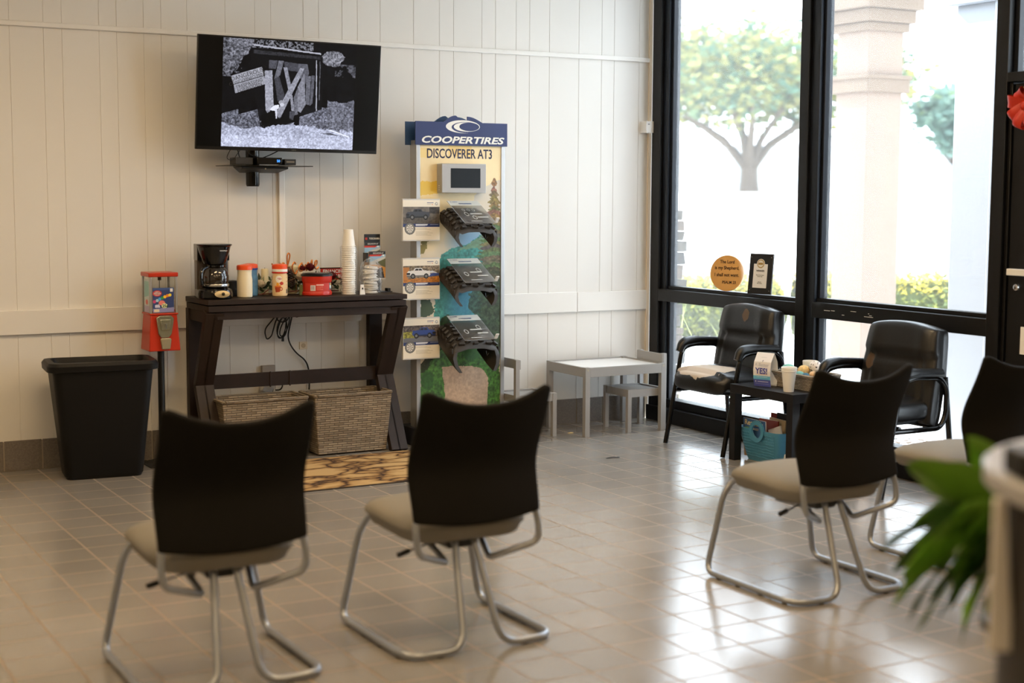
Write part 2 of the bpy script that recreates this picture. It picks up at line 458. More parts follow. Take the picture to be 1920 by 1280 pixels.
# ---- window wall: black storefront, y = mullion positions
XF, XB = .03, .15            # face and back of the frame
def vbar(mb, y0, y1, z0, z1, x0=XF, x1=XB):
    mb.use(0).box(x0, x1, y0, y1, z0, z1)
f1 = MB()
vbar(f1, -.145, -.05, 0, CZ)                    # jamb, stepped in two
f1.use(1).box(XF+.025, XB, -.20, -.145, .0, CZ)
f1.use(1).box(XF+.045, XB-.03, -.225, -.20, .14, CZ)
vbar(f1, -1.62, -1.545, 0, CZ)                  # central post
f1.use(1).box(XF+.02, XB, -1.69, -1.62, 0, CZ)
f1.use(1).box(XF+.045, XB-.03, -1.545, -1.525, .14, CZ)
f1.use(0).box(XF, XB, -1.545, -.145, .812, .893)
f1.use(0).box(XF+.04, XB-.02, -1.545, -.2, .893, .915)
f1.use(0).box(XF+.02, XB, -1.545, -.2, .10, .155)
f1.use(0).box(XF-.02, XB, -1.62, -.05, 0, .10)
f1.use(0).box(XF, XB, -1.62, -.05, 2.98, CZ)
struct(f1.build('window_1', [M_frame, M_framed], bevel=.003))
f2 = MB()
vbar(f2, -3.085, -3.005, 0, CZ)
f2.use(1).box(XF+.045, XB-.03, -3.005, -2.985, .14, CZ)
f2.use(1).box(XF+.045, XB-.03, -1.71, -1.69, .14, CZ)
f2.use(0).box(XF, XB, -3.005, -1.69, .815, .905)
f2.use(0).box(XF+.04, XB-.02, -3.005, -1.69, .905, .927)
f2.use(0).box(XF+.02, XB, -3.005, -1.69, .10, .155)
f2.use(0).box(XF-.02, XB, -3.085, -1.69, 0, .10)
f2.use(0).box(XF, XB, -3.085, -1.69, 2.98, CZ)
struct(f2.build('window_2', [M_frame, M_framed], bevel=.003))
# door opening with a transom light over it
d = MB()
d.use(0).box(XF, XB, -4.25, -3.085, 2.078, 2.125)
d.use(0).box(XF, XB, -4.33, -4.25, 0, CZ)
d.use(1).box(XF+.04, XB-.03, -3.112, -3.085, 2.125, CZ)
d.use(0).box(XF+.02, XB, -3.105, -3.085, 0, 2.078)
d.use(0).box(XF, XB, -4.25, -3.085, 2.98, CZ)
struct(d.build('window_3', [M_frame, M_framed], bevel=.003))
dr = MB()
dr.box(XF+.03, XB-.03, -3.235, -3.11, .01, 2.07); dr.box(XF+.03, XB-.03, -4.245, -4.12, .01, 2.07)
dr.box(XF+.03, XB-.03, -4.12, -3.235, 1.93, 2.07); dr.box(XF+.03, XB-.03, -4.12, -3.235, .01, .22)
door = struct(dr.build('door_1', M_frame, bevel=.004))
hb = MB(); hb.box(XF-.03, XF-.012, -4.1, -3.150, 1.133, 1.166); hb.box(XF-.02, XF+.03, -3.17, -3.152, 1.138, 1.160); hb.box(XF-.02, XF+.03, -4.1, -4.08, 1.138, 1.160)
lab(hb.build('push_bar', M_white, door, bevel=.004), 'white push bar across the door')
lk = MB(); lk.lathe([(.017, 0), (.019, .004), (.016, .014), (.010, .016), (0, .016)], 20, Matrix.Translation((XF+.03, -3.172, 1.073)) @ Matrix.Rotation(-PI/2, 4, 'Y'))
lk.cbox((XF+.012, -3.172, 1.073), (.006, .003, .016))
lab(lk.build('door_lock', M_chrome, door), 'round chrome lock cylinder')
for y0, y1, z0, z1, nm in ((-1.535, -.21, .15, .82, 'a'), (-1.535, -.21, .905, 2.985, 'b'), (-2.995, -1.70, .15, .82, 'c'), (-2.995, -1.70, .915, 2.985, 'd'), (-4.12, -3.235, .2, 1.94, 'e'), (-4.25, -3.1, 2.12, 2.985, 'f')):
    par = {'a': 'window_1', 'b': 'window_1', 'c': 'window_2', 'd': 'window_2', 'e': 'door_1', 'f': 'window_3'}[nm]
    MB().box(.104, .110, y0, y1, z0, z1).build('pane', M_glass, bpy.data.objects[par], smooth=False)
# scratches of bare metal on the rail of the second window
sc = MB()
for y, z, L_ in ((-1.80, .862, .05), (-1.86, .864, .03), (-2.02, .872, .045), (-1.95, .846, .02), (-2.13, .850, .07), (-2.16, .868, .01), (-2.17, .858, .02), (-2.36, .845, .006)):
    sc.box(XF-.0006, XF, y-L_, y, z, z+.003)
lab(sc.build('paint_chips', M_white, bpy.data.objects['window_2'], smooth=False), 'scratches of pale bare metal on the rail')
# rest of the window wall towards the camera, solid
struct(MB().box(.03, .15, RY0, -4.33, 0, CZ).build('wall_right', M_wall, smooth=False))

# ceiling lights (above and behind the view)
M_lamp = mat('lamp_diffuser', (1, 1, 1), .5, emit=(1.0, .70, .37), es=12.0)
lp = thing('ceiling_light', 'recessed ceiling light nearest the left wall and the television wall', 'ceiling light', (-6.6, -2.4, CZ), group='ceiling lights over the waiting room')
fr = MB(); fr.box(-.62, .62, -.32, -.30, -.02, 0); fr.box(-.62, .62, .30, .32, -.02, 0); fr.box(-.62, -.60, -.3, .3, -.02, 0); fr.box(.60, .62, -.3, .3, -.02, 0)
fr.build('frame', M_white, lp, smooth=False)
MB().box(-.6, .6, -.3, .3, -.012, -.004).build('diffuser', M_lamp, lp, smooth=False)
for x, y in ((-4.0, -2.4), (-1.9, -2.8), (-6.6, -5.2), (-4.0, -5.2), (-1.9, -5.4), (-6.6, -8.2), (-4.0, -8.6)):
    dup(lp, (x, y, CZ), label='recessed ceiling light %.0f cm from the window wall, %.0f cm from the television wall' % (-x*100, -y*100))

# small motion sensor on the corner trim
s = MB(); s.box(-.030, .0285, -.072, .0, 1.933, 2.009); s.use(1).box(-.018, -.004, -.073, -.072, 1.985, 1.993)
tag(s.build('wall_sensor', [M_white, mat('grey_mark', rgb(150, 150, 150), .5)], bevel=.008, bseg=3), 'small white plastic sensor box on the wall corner beside the window', 'sensor')

# ================================================================ OUTSIDE
M_conc = mat('sunlit_concrete', rgb(232, 232, 232), .85, noise=(1.5, .05))
M_lawn = mat('pale_dry_ground', rgb(234, 235, 230), .95, noise=(.4, .06))
gr = MB(); gr.box(.15, 7.2, -16, 20, -.12, -.02); struct(gr.build('trim_5', M_conc, smooth=False)); bpy.data.objects['trim_5'].name = 'ground_walkway'
def gz(x, y):
    dd = (x*.49+y*.87)
    t = max(0, min(1, (dd-9)/34)); return -.03+1.66*t*t*(3-2*t)
def gf(u, v):
    x = 7+u*90; y = -35+v*130; return (x, y, gz(x, y) if x > 7.1 else -.03)
struct(MB().surf(gf, 46, 60).build('ground', M_lawn)); 
# grey splashed gravel strip at the foot of the white piers
deb = MB(); rr = random.Random(4)
for i in range(1500):
    x = rr.uniform(.2, 1.3); y = rr.uniform(-3.1, -.4); a = rr.uniform(0, PI); l = rr.uniform(.012, .05)
    if rr.random() > (1.3-x)*1.1 or (x > 1.04 and y < -1.66): continue
    deb.use(rr.choice((0, 0, 1, 2))).cbox((x, y, -.015), (l, l*.35, .004), (0, 0, a))
tag(deb.build('leaf_litter', [mat('litter_brown', rgb(120, 100, 80), .9), mat('litter_grey', rgb(120, 120, 118), .9), mat('litter_dark', rgb(70, 60, 50), .9)], smooth=False), 'dry leaf litter and wood chips on the pavement outside the second window', 'leaf litter', kind='stuff')

M_stucco = mat('peach_stucco', rgb(122, 104, 91), .9, bump=.4, bscale=60)
M_stuccow = mat('white_stucco', rgb(178, 184, 194), .9, bump=.4, bscale=40)
M_stucap = mat('tan_cap_stone', rgb(104, 88, 74), .9, bump=.3, bscale=60)
pc = thing('porch_column', 'square peach stucco porch column with stepped stone cap seen outside', 'column', (4.17, 2.33, -.02), 0)
h = .215
MB().box(-h, h, -h, h, 0, 3.1).build('shaft', M_stucco, pc, bevel=.01)
b = MB(); b.box(-h-.05, h+.05, -h-.05, h+.05, 2.50, 2.66); b.box(-h-.065, h+.065, -h-.065, h+.065, 2.62, 2.66); b.build('neck_band', M_stucap, pc, bevel=.01)
b = MB(); b.box(-h-.04, h+.04, -h-.04, h+.04, 3.06, 3.14); b.box(-h-.08, h+.08, -h-.08, h+.08, 3.14, 3.26); b.box(-h-.13, h+.13, -h-.13, h+.13, 3.26, 3.40); b.build('capital', M_stucap, pc, bevel=.01)
wp = thing('white_pier', 'wide white stucco pier just outside the second window', 'pier', (0, 0, 0))
b = MB(); b.box(1.10, 1.5, -2.10, -1.71, -.02, 2.66); b.build('pilaster', M_stuccow, wp, bevel=.008)
b = MB(); b.box(1.06, 1.54, -2.10, -1.67, 2.66, 2.86); b.build('pilaster_cap', M_stuccow, wp, bevel=.008)
b = MB(); b.box(1.08, 1.52, -3.4, -2.02, -.02, 3.4); b.build('pier_body', M_stuccow, wp, bevel=.008)
struct(MB().box(3.9, 4.45, -8, 2.62, 3.38, 3.75).build('porch_beam', mat('white_soffit', rgb(240, 240, 238), .8), smooth=False))
lw = MB(); lw.box(4.35, 4.7, 2.62, 3.5, -.02, .24); struct(lw.build('low_wall', M_stuccow, bevel=.01))

# stacked ledge-stone pillar at the corner
sp = thing('stone_pillar', 'stacked grey fieldstone pillar at the building corner outside the window', 'stone pillar', (.36, .44, 0)); rr = random.Random(11)
z = -.02
MB().box(-.10, .15, -.10, .22, -.02, 1.30).build('core', mat('mortar_grey', rgb(120, 114, 106), .9), sp, smooth=False)
st = MB()
while z < 1.36:
    hh = rr.uniform(.045, .11)
    n = 2
    for fx in range(2):
        for fy in range(2):
            x0 = -.17+fx*.18+rr.uniform(-.02, .02); y0 = -.18+fy*.2+rr.uniform(-.03, .02)
            st.use(rr.randrange(3)); q = lambda: rr.uniform(-.012, .012)
            b_ = [(x0+q(), y0+q(), z), (x0+.17+q(), y0+q(), z), (x0+.17+q(), y0+.2+q(), z), (x0+q(), y0+.2+q(), z)]
            t_ = [(p[0]+q(), p[1]+q(), z+hh-.006) for p in b_]
            st.hexa(b_, t_)
    z += hh
st.build('ledge_stones', [mat('stone_a', rgb(74, 68, 60), .9, noise=(25, .3)), mat('stone_b', rgb(92, 80, 70), .9, noise=(25, .3)), mat('stone_c', rgb(58, 55, 52), .9, noise=(25, .3))], sp, bevel=.006)

# hedge, perpendicular to the view, 15 m away
M_hl = [mat('hedge_leaf_sunlit', rgb(196, 178, 52), .6), mat('hedge_leaf_b', rgb(134, 138, 52), .6), mat('hedge_leaf_c', rgb(84, 98, 44), .6)]
hp = [Vector((3.0, 4.45, 0)), Vector((4.24, 3.85, 0)), Vector((5.4, 3.45, 0)), Vector((6.9, 2.6, 0))]
def hedge(name, a, bb, H, Wd, n, label, seed):
    rr = random.Random(seed); m = MB(); ax = (bb-a); L_ = ax.length; ax.normalize(); nx = Vector((-ax.y, ax.x, 0))
    root = thing(name, label, 'hedge', a)
    body = MB()
    body.surf(lambda u, v: tuple(ax*(u*L_)+nx*(math.cos(v*2*PI)*Wd*.42)+Vector((0, 0, H*.48+math.sin(v*2*PI)*H*.44))+nx*(.04*math.sin(u*31+v*9))), 24, 14)
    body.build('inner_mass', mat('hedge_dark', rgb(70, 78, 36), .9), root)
    for i in range(n):
        u = rr.random(); th = rr.random()*2*PI; rad = rr.uniform(.82, 1.12)
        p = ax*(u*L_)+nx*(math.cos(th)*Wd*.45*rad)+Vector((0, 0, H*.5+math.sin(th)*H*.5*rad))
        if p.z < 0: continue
        k = 0 if p.z > H*.72 and rr.random() < .75 else (1 if rr.random() < .6 else 2)  # yellow kept to the upper leaves: sunlit tops put into the colour
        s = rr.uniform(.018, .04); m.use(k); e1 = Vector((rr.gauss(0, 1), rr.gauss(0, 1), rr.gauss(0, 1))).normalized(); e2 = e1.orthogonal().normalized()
        m.add([p-e1*s, p+e2*s*.5, p+e1*s, p-e2*s*.5], [(0, 1, 2, 3)])
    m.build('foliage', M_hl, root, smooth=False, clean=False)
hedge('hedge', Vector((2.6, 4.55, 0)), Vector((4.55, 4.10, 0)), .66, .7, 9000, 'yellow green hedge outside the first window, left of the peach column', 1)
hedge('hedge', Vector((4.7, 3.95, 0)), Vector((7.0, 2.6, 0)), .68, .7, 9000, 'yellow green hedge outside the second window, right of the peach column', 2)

# tall weeds close to the glass
wd = MB(); rr = random.Random(5)
for i in range(60):
    x = rr.uniform(.6, 1.9); y = rr.uniform(-.3, 1.2); hh = rr.uniform(.25, .85) if i < 34 else rr.uniform(.12, .3); lx, ly = rr.gauss(0, .14), rr.gauss(0, .14)
    pts = [(x+lx*(t**1.6), y+ly*(t**1.6), -.02+hh*t) for t in (0, .3, .6, .85, 1)]
    wd.use(0 if i < 34 else 1).tube(pts, [.003, .003, .0025, .002, .001], 4)
tag(wd.build('weeds', [mat('straw_weed', rgb(170, 176, 110), .7), mat('green_weed', rgb(96, 158, 70), .6)]), 'thin tall weeds growing close to the first window', 'weeds', kind='stuff')

# trees
def tree(name, label, base, H, R, seed, nleaf, cols, tr, spread=1.0, zc=.66, leaf=.22, ndir=9):
    rr = random.Random(seed); root = thing(name, label, 'tree', base); t = MB(); tips = []
    fork = H*.16
    t.tube([(0, 0, -.3), (0, 0, fork*.5), (0, 0, fork)], [tr*1.35, tr*1.02, tr], 10)
    for k in range(ndir):
        a = 2*PI*k/ndir+rr.uniform(-.25, .25); out = R*rr.uniform(.45, .95)*spread; top = H*rr.uniform(.45, .82)
        c = [(0, 0, fork*.8), (math.cos(a)*out*.22, math.sin(a)*out*.22, fork+(top-fork)*.3), (math.cos(a)*out*.6, math.sin(a)*out*.6, fork+(top-fork)*.62), (math.cos(a)*out, math.sin(a)*out, top)]
        t.tube(c, [tr*.55, tr*.42, tr*.26, tr*.08], 7); tips.append(c[3]); 
        for j in range(3):
            p = Vector(c[2]); q = p+Vector((rr.uniform(-1, 1), rr.uniform(-1, 1), rr.uniform(.2, .9)))*R*.35
            t.tube([p, (p+q)/2+Vector((0, 0, .1)), q], [tr*.2, tr*.13, tr*.05], 5); tips.append(tuple(q))
    t.build('trunk', mat('tree_bark', rgb(84, 70, 58), .9), root)
    m = MB(); n = 0
    cl = [Vector(p) for p in tips]
    for _ in range(60):
        a = rr.uniform(0, 2*PI); q = math.sqrt(rr.random()); zz = rr.uniform(-.42, 1)
        cl.append(Vector((math.cos(a)*R*q, math.sin(a)*R*q, H*zc+(H*(1-zc))*zz*math.sqrt(max(.05, 1-q*q*.8)))))
    while n < nleaf:
        c = rr.choice(cl); p = c+Vector((rr.gauss(0, R*.13), rr.gauss(0, R*.13), rr.gauss(0, R*.10))); n += 1
        if p.z < H*.34: continue
        s = leaf*rr.uniform(.6, 1.3); e1 = Vector((rr.gauss(0, 1), rr.gauss(0, 1), rr.gauss(0, .6))).normalized(); e2 = e1.orthogonal().normalized()
        m.use(rr.randrange(len(cols))).add([p-e1*s, p+e2*s*.55, p+e1*s, p-e2*s*.55], [(0, 1, 2, 3)])
    m.build('crown', cols, root, smooth=False, clean=False)
def leafmat(name, col):
    m = bpy.data.materials.new(name); m.use_nodes = True; nt = m.node_tree; nt.nodes.clear(); o = nt.nodes.new('ShaderNodeOutputMaterial')
    a = nt.nodes.new('ShaderNodeBsdfDiffuse'); c = nt.nodes.new('ShaderNodeBsdfTranslucent'); x = nt.nodes.new('ShaderNodeMixShader')
    a.inputs[0].default_value = (*col, 1); c.inputs[0].default_value = (*col, 1); nt.links.new(a.outputs[0], x.inputs[1]); nt.links.new(c.outputs[0], x.inputs[2]); nt.links.new(x.outputs[0], o.inputs[0]); return m
LC = [leafmat('oak_leaf_a', rgb(104, 122, 92)), leafmat('oak_leaf_b', rgb(138, 136, 84)), leafmat('oak_leaf_c', rgb(82, 110, 92)), leafmat('oak_leaf_d', rgb(150, 146, 96))]
tree('oak_tree', 'broad spreading shade tree seen through the first window', (32.4, 39.5, 1.6), 6.7, 5.7, 3, 11000, LC, .36)
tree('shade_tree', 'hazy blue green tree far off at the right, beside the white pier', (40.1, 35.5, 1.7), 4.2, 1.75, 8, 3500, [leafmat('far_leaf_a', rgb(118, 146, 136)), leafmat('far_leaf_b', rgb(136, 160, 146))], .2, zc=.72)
# far pale building
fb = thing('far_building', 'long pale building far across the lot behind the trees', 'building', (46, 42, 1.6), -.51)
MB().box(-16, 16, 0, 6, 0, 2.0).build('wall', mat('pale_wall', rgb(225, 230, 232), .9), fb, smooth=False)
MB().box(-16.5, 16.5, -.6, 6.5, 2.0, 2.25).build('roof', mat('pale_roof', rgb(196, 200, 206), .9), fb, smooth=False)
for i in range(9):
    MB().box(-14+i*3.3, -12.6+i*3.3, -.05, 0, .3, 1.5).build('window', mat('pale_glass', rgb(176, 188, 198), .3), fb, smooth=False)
# ================================================================ TELEVISION
tv = thing('television', 'flat screen television on the back wall showing a black and white mine scene', 'television', (-2.630, -.296, 2.067))
tv.rotation_euler = (0.104, 0.010, -0.023)
W2, H2 = .5425, .313
MB().box(-W2, W2, .0, .018, -H2, H2).build('bezel', M_dark, tv, bevel=.003)
b = MB(); b.hexa([(-.40, .018, -.24), (.40, .018, -.24), (.40, .018, .2), (-.40, .018, .2)], [(-.32, .06, -.2), (.32, .06, -.2), (.32, .06, .14), (-.32, .06, .14)]); b.build('rear_housing', M_bplast, tv, bevel=.006)
MB().box(-W2+.007, W2-.007, -.0008, .0, -H2+.018, H2-.007).build('screen', M_screen, tv, smooth=False)
text('brand_mark', 'VIZIO', .011, mat('dim_mark', rgb(110, 108, 100), .5), tv, (0.03, -.0012, -H2+.009))
cv = Canvas(330, 264, 22, 60, 1486, 1255, (11, 11, 13))
n = cv.noise(26, 22, 5); fine = cv.noise(110, 90, 2)
cv.a = cv.a*(.3+n[..., None]*1.4)
# bright rough ground and brush
def rough(mask, lo, hi):
    t = np.clip((fine*.65+n*.35-.28)*2.2, 0, 1)[..., None]; c = np.array(lo)/255*(1-t)+np.array(hi)/255*t
    cv.a = np.where(mask[..., None], c, cv.a)
gl = 1010+30*np.sin(cv.X/170)+(n-.5)*120
rough((cv.Y > gl-220) & (cv.X < 440+ (n-.5)*160) & (cv.Y > 900-.32*cv.X+ (cv.X > 200)*60), (38, 38, 42), (150, 152, 160))
rough((cv.Y > 790+(n-.5)*160) & (cv.X > 870), (48, 48, 52), (160, 162, 172))
rough((cv.Y > 700+(n-.5)*90) & (cv.X > 1180), (60, 60, 64), (150, 152, 160))
rough(cv.Y > gl, (128, 130, 140), (212, 216, 228))
rough((cv.Y > 1130), (150, 152, 162), (224, 228, 240))
rough((cv.X < 360-(cv.Y-60)*.55+(n-.5)*160) & (cv.Y < 480), (28, 28, 30), (150, 150, 154))
rough((((cv.X-1225)/130)**2+((cv.Y-225)/85)**2+(n-.5)*1.6 < 1), (60, 60, 62), (176, 176, 178))
rough((cv.Y < 150) & (cv.X > 330) & (cv.X < 1000) & (fine > .5), (40, 40, 42), (150, 150, 152))
rough((cv.X > 1250) & (cv.Y > 280) & (cv.Y < 420+(n-.5)*120) & (n > .5), (40, 40, 42), (110, 110, 114))
# frame of the mine mouth
cv.poly([(320, 170), (1110, 210), (1120, 800), (860, 900), (430, 960), (320, 400)], (14, 14, 16), .92)
cv.poly([(340, 112), (1085, 168), (1085, 186), (340, 130)], (170, 170, 172), 1, jit=8)
cv.poly([(345, 175), (1085, 205), (1085, 240), (345, 215)], (44, 44, 46), 1, jit=10, tex=.5)
for p, c in ((((515, 275), (610, 278), (590, 375), (515, 370)), 74), (((680, 285), (840, 300), (840, 390), (690, 380)), 66),
             (((620, 275), (678, 280), (640, 440), (575, 490), (600, 380)), 100), (((580, 480), (630, 450), (695, 650), (690, 720), (620, 730)), 62),
             (((840, 300), (940, 300), (960, 400), (925, 520), (840, 440)), 84), (((675, 352), (715, 345), (768, 560), (735, 600)), 132), (((755, 660), (782, 652), (815, 835), (780, 835)), 134),
             (((470, 398), (553, 390), (580, 780), (520, 880), (492, 830)), 150), (((840, 560), (910, 400), (932, 760), (880, 850), (848, 830)), 128), (((800, 680), (838, 570), (850, 870), (810, 880)), 104),
             (((932, 435), (984, 432), (975, 760), (932, 750)), 98), (((990, 420), (1025, 425), (1010, 740), (980, 770)), 86), (((730, 605), (860, 345), (906, 352), (780, 640), (650, 935), (610, 870)), 142),
             (((760, 840), (820, 840), (800, 935), (760, 930)), 70)):
    cv.poly(list(p), (c, c, c+4), 1, tex=.28)
cv.poly([(1033, 250), (1043, 250), (1063, 820), (1050, 825)], (165, 165, 168)); cv.poly([(1075, 260), (1084, 260), (1090, 700), (1080, 700)], (84, 84, 86), 1, tex=.6)
# the leaning board sign
cv.poly([(112, 475), (440, 357), (465, 448), (140, 565)], (158, 158, 160), 1, tex=.14)
cv.poly([(142, 572), (466, 456), (487, 545), (160, 664)], (150, 150, 152), 1, tex=.14)
# small pale crouching figure
cv.ell(664, 742, 30, 24, (150, 150, 152)); cv.ell(672, 768, 24, 20, (196, 196, 198)); cv.poly([(536, 826), (590, 776), (640, 770), (640, 806), (596, 840), (560, 838)], (222, 222, 224))
cv.poly([(592, 820), (618, 812), (622, 880), (622, 930), (608, 930), (604, 880)], (206, 206, 208)); cv.poly([(505, 870), (560, 840), (600, 850), (600, 960), (450, 980), (440, 900)], (10, 10, 11), .95)
cv.poly([(1200, 1035), (1225, 1030), (1442, 1100), (1442, 1112)], (232, 234, 240)); cv.poly([(1100, 1075), (1230, 1070), (1350, 1100), (1200, 1088)], (50, 50, 54), .8)
cv.ell(540, 950, 90, 45, (10, 10, 11), 1, soft=.6); cv.ell(700, 950, 110, 50, (12, 12, 13), 1, soft=.6)
cv.a *= np.array([.96, .97, 1.03])
cx0, cx1, cz0, cz1 = -.398, .388, H2-.010, -H2+.020
cv.mesh('picture', (cx0, -.0014, cz0), (cx1-cx0, 0, 0), (0, 0, cz1-cz0), print_mat('screen_picture', .3, emit=1.05), tv)
M_dimink = mat('screen_ink', (.03, .03, .03), .8)
def tvp(px, py): return (cx0+(px-22)/(1486-22)*(cx1-cx0), -.0020, cz0+(py-60)/(1255-60)*(cz1-cz0))
an = math.atan2(118*.526, 328*.537)
for s_, px, py, sz, xs in (('DANGEROUS', 283, 452, .033, .98), ('CONDEMNED MINE', 290, 500, .026, .96), ('TRESPASSING', 308, 551, .027, 1.0), ('FORBIDDEN', 314, 592, .027, 1.0)):
    text('board_words', s_, sz, M_dimink, tv, tvp(px, py), rot=(PI/2, -an, 0), xs=xs, ext=.0002)

mt = thing('wall_mount', 'black wall bracket with column and glass shelf below the television', 'wall bracket', (-2.73, -.10, 1.67))
b = MB(); b.lathe([(.036, -.112), (.040, -.10), (.040, .42)], 20, Matrix.Translation((-.05, .03, 0)), sx=1, sy=.8); b.box(-.16, .06, -.0, .10, .15, .55); b.build('column', M_bgloss, mt)
b = MB(); b.hexa([(-.16, -.10, -.012), (.12, -.10, -.012), (.10, .03, -.035), (-.13, .03, -.035)], [(-.16, -.10, .0), (.12, -.10, .0), (.12, .06, .0), (-.16, .06, .0)]); b.build('shelf_bracket', M_bplast, mt, bevel=.003)
MB().box(-.26, .235, -.19, .06, .001, .006).build('glass_shelf', clear_mat('smoked_glass', (.25, .28, .28), .1, .05), mt, smooth=False)
b = MB(); b.lathe([(.005, 0), (.005, .003), (0, .003)], 12, Matrix.Translation((-.02, -.101, -.012)) @ Matrix.Rotation(PI/2, 4, 'X')); lab(b.build('screw', M_chrome, mt), 'bright screw head')
cb = MB().box(-.075, .075, -.065, .065, 0, .038).build('cable_box', M_bgloss, None, bevel=.003, loc=(-2.745, -.195, 1.683))
tag(cb, 'glossy black cable box with blue 50 display on the glass shelf', 'cable box')
cb.data.materials[0] = M_bgloss
text('channel_display', '50', .020, mat('blue_led', (.02, .1, .5), .4, emit=(.05, .3, 1), es=2.2), cb, (.052, -.0655, .018))
b = MB(); b.box(-.052, .052, -.05, .05, 0, .040)
b2 = tag(b.build('modem', mat('dark_grey_box', rgb(38, 36, 34), .4), bevel=.003, loc=(-2.885, -.18, 1.680)), 'small dark grey box at the left end of the glass shelf', 'modem')
b = MB(); b.box(-.035, .035, -.05, .05, 0, .034)
b2 = tag(b.build('set_top_box', M_bplast, bevel=.003, loc=(-2.615, -.195, 1.680)), 'small black box at the right end of the glass shelf', 'set-top box')
MB().box(-.024, .024, -.0508, -.05, .014, .022).build('metal_badge', mat('dull_badge', rgb(120, 112, 96), .4), b2, smooth=False)
b = MB(); b.tube(fillet([(-2.98, -.27, 1.76), (-3.00, -.25, 1.71), (-2.95, -.22, 1.70), (-2.90, -.20, 1.76)], .04), .002, 6); b.tube(fillet([(-2.93, -.25, 1.76), (-2.90, -.20, 1.71), (-2.83, -.18, 1.72)], .03), .003, 6)
b.tube(fillet([(-2.88, -.25, 1.76), (-2.84, -.20, 1.735), (-2.78, -.17, 1.722)], .03), .003, 6); b.tube(fillet([(-2.66, -.22, 1.77), (-2.70, -.16, 1.74), (-2.74, -.14, 1.722)], .03), .003, 6)
tag(b.build('video_cables', M_cable), 'thin black cables hanging behind the lower edge of the television', 'cable')
b = MB(); b.box(-2.600, -2.564, -.018, 0, .90, 1.72)
tag(b.build('cable_raceway', mat('white_raceway', rgb(236, 234, 230), .4), bevel=.003), 'narrow white cable cover running down the wall below the television', 'cable cover')

# ================================================================ CONSOLE TABLE
ct = thing('console_table', 'tall dark espresso wooden console table with angled front legs against the panelled wall', 'table', (-2.57, -.215, 0))
X0, X1, YF, YB = -.605, .605, -.215, .195
MB().box(X0, X1, YF, YB, .904, .932).build('table_top', M_espr, ct, bevel=.003)
b = MB(); b.box(X0+.005, X1-.005, YF+.005, YB-.005, .865, .898); b.build('under_top', M_espr, ct, bevel=.002)
b = MB(); b.box(X0+.06, X1-.06, YF+.02, YF+.04, .82, .866); b.box(X0+.01, X0+.03, YF+.05, YB-.05, .80, .866); b.box(X1-.03, X1-.01, YF+.05, YB-.05, .80, .866); b.build('apron', M_espr, ct, bevel=.001)
for sx in (-1, 1):
    for part in (0, 1):
        xo = sx*(.605-.022-part*.046)
        b = MB(); b.beam((xo, YF+.03, .866), (xo, YF+.245, .43), .042, .06, (1, 0, 0)); b.beam((xo, YF+.245, .44), (xo, YF+.03, 0), .042, .06, (1, 0, 0)); b.build('leg', M_espr, ct, bevel=.002)
    b = MB(); b.box(sx*.605-sx*.085 if sx > 0 else -.605, sx*.605 if sx > 0 else -.52, YB-.05, YB, 0, .866); b.build('leg', M_espr, ct, bevel=.002)
b = MB(); b.box(X0+.09, X1-.09, .03, .055, .405, .485)
for x in (-.16, -.04): b.box(x-.004, x+.004, .025, .03, .400, .490)
b.build('stretcher', M_espr, ct, bevel=.001)

# wicker baskets under it
def basket(name, label, x0, x1, y0, y1, H, m, group=None, tp=.03, parent_loc=(0, 0, .008), wall=.012):
    cx, cy = (x0+x1)/2, (y0+y1)/2; hx, hy = (x1-x0)/2, (y1-y0)/2
    root = thing(name, label, 'basket', (cx, cy, parent_loc[2]), group=group)
    b = MB()
    def ring(a, c, z): return [(-a, -c, z), (a, -c, z), (a, c, z), (-a, c, z)]
    b.hexa(ring(hx-tp, hy-tp*.7, 0), ring(hx-tp, hy-tp*.7, .008))
    v = ring(hx-tp, hy-tp*.7, 0)+ring(hx, hy, H)+ring(hx-wall, hy-wall, H)+ring(hx-tp-wall, hy-tp*.7-wall, .008)
    f = []
    for lo, hi in ((0, 4), (4, 8), (8, 12)):
        for k in range(4): f.append((lo+k, lo+(k+1) % 4, hi+(k+1) % 4, hi+k))
    b.add(v, f); b.build('body', m, root, bevel=.006)
    rm = MB(); rm.tube(fillet([(-hx+.02, -hy, H), (hx, -hy, H), (hx, hy, H), (-hx, hy, H), (-hx, -hy, H), (-hx+.02, -hy, H)], .02, 4)[:-1], .009, 8, closed=False)
    rm.build('rim', m, root); return root
b1 = basket('wicker_basket', 'grey brown woven basket under the right half of the console table', -2.535, -2.045, -.385, -.135, .345, M_weave, 'baskets under the console table')
b0 = basket('wicker_basket', 'grey brown woven basket under the left half of the console table, behind a chair', -3.085, -2.575, -.385, -.135, .345, M_weave, 'baskets under the console table')

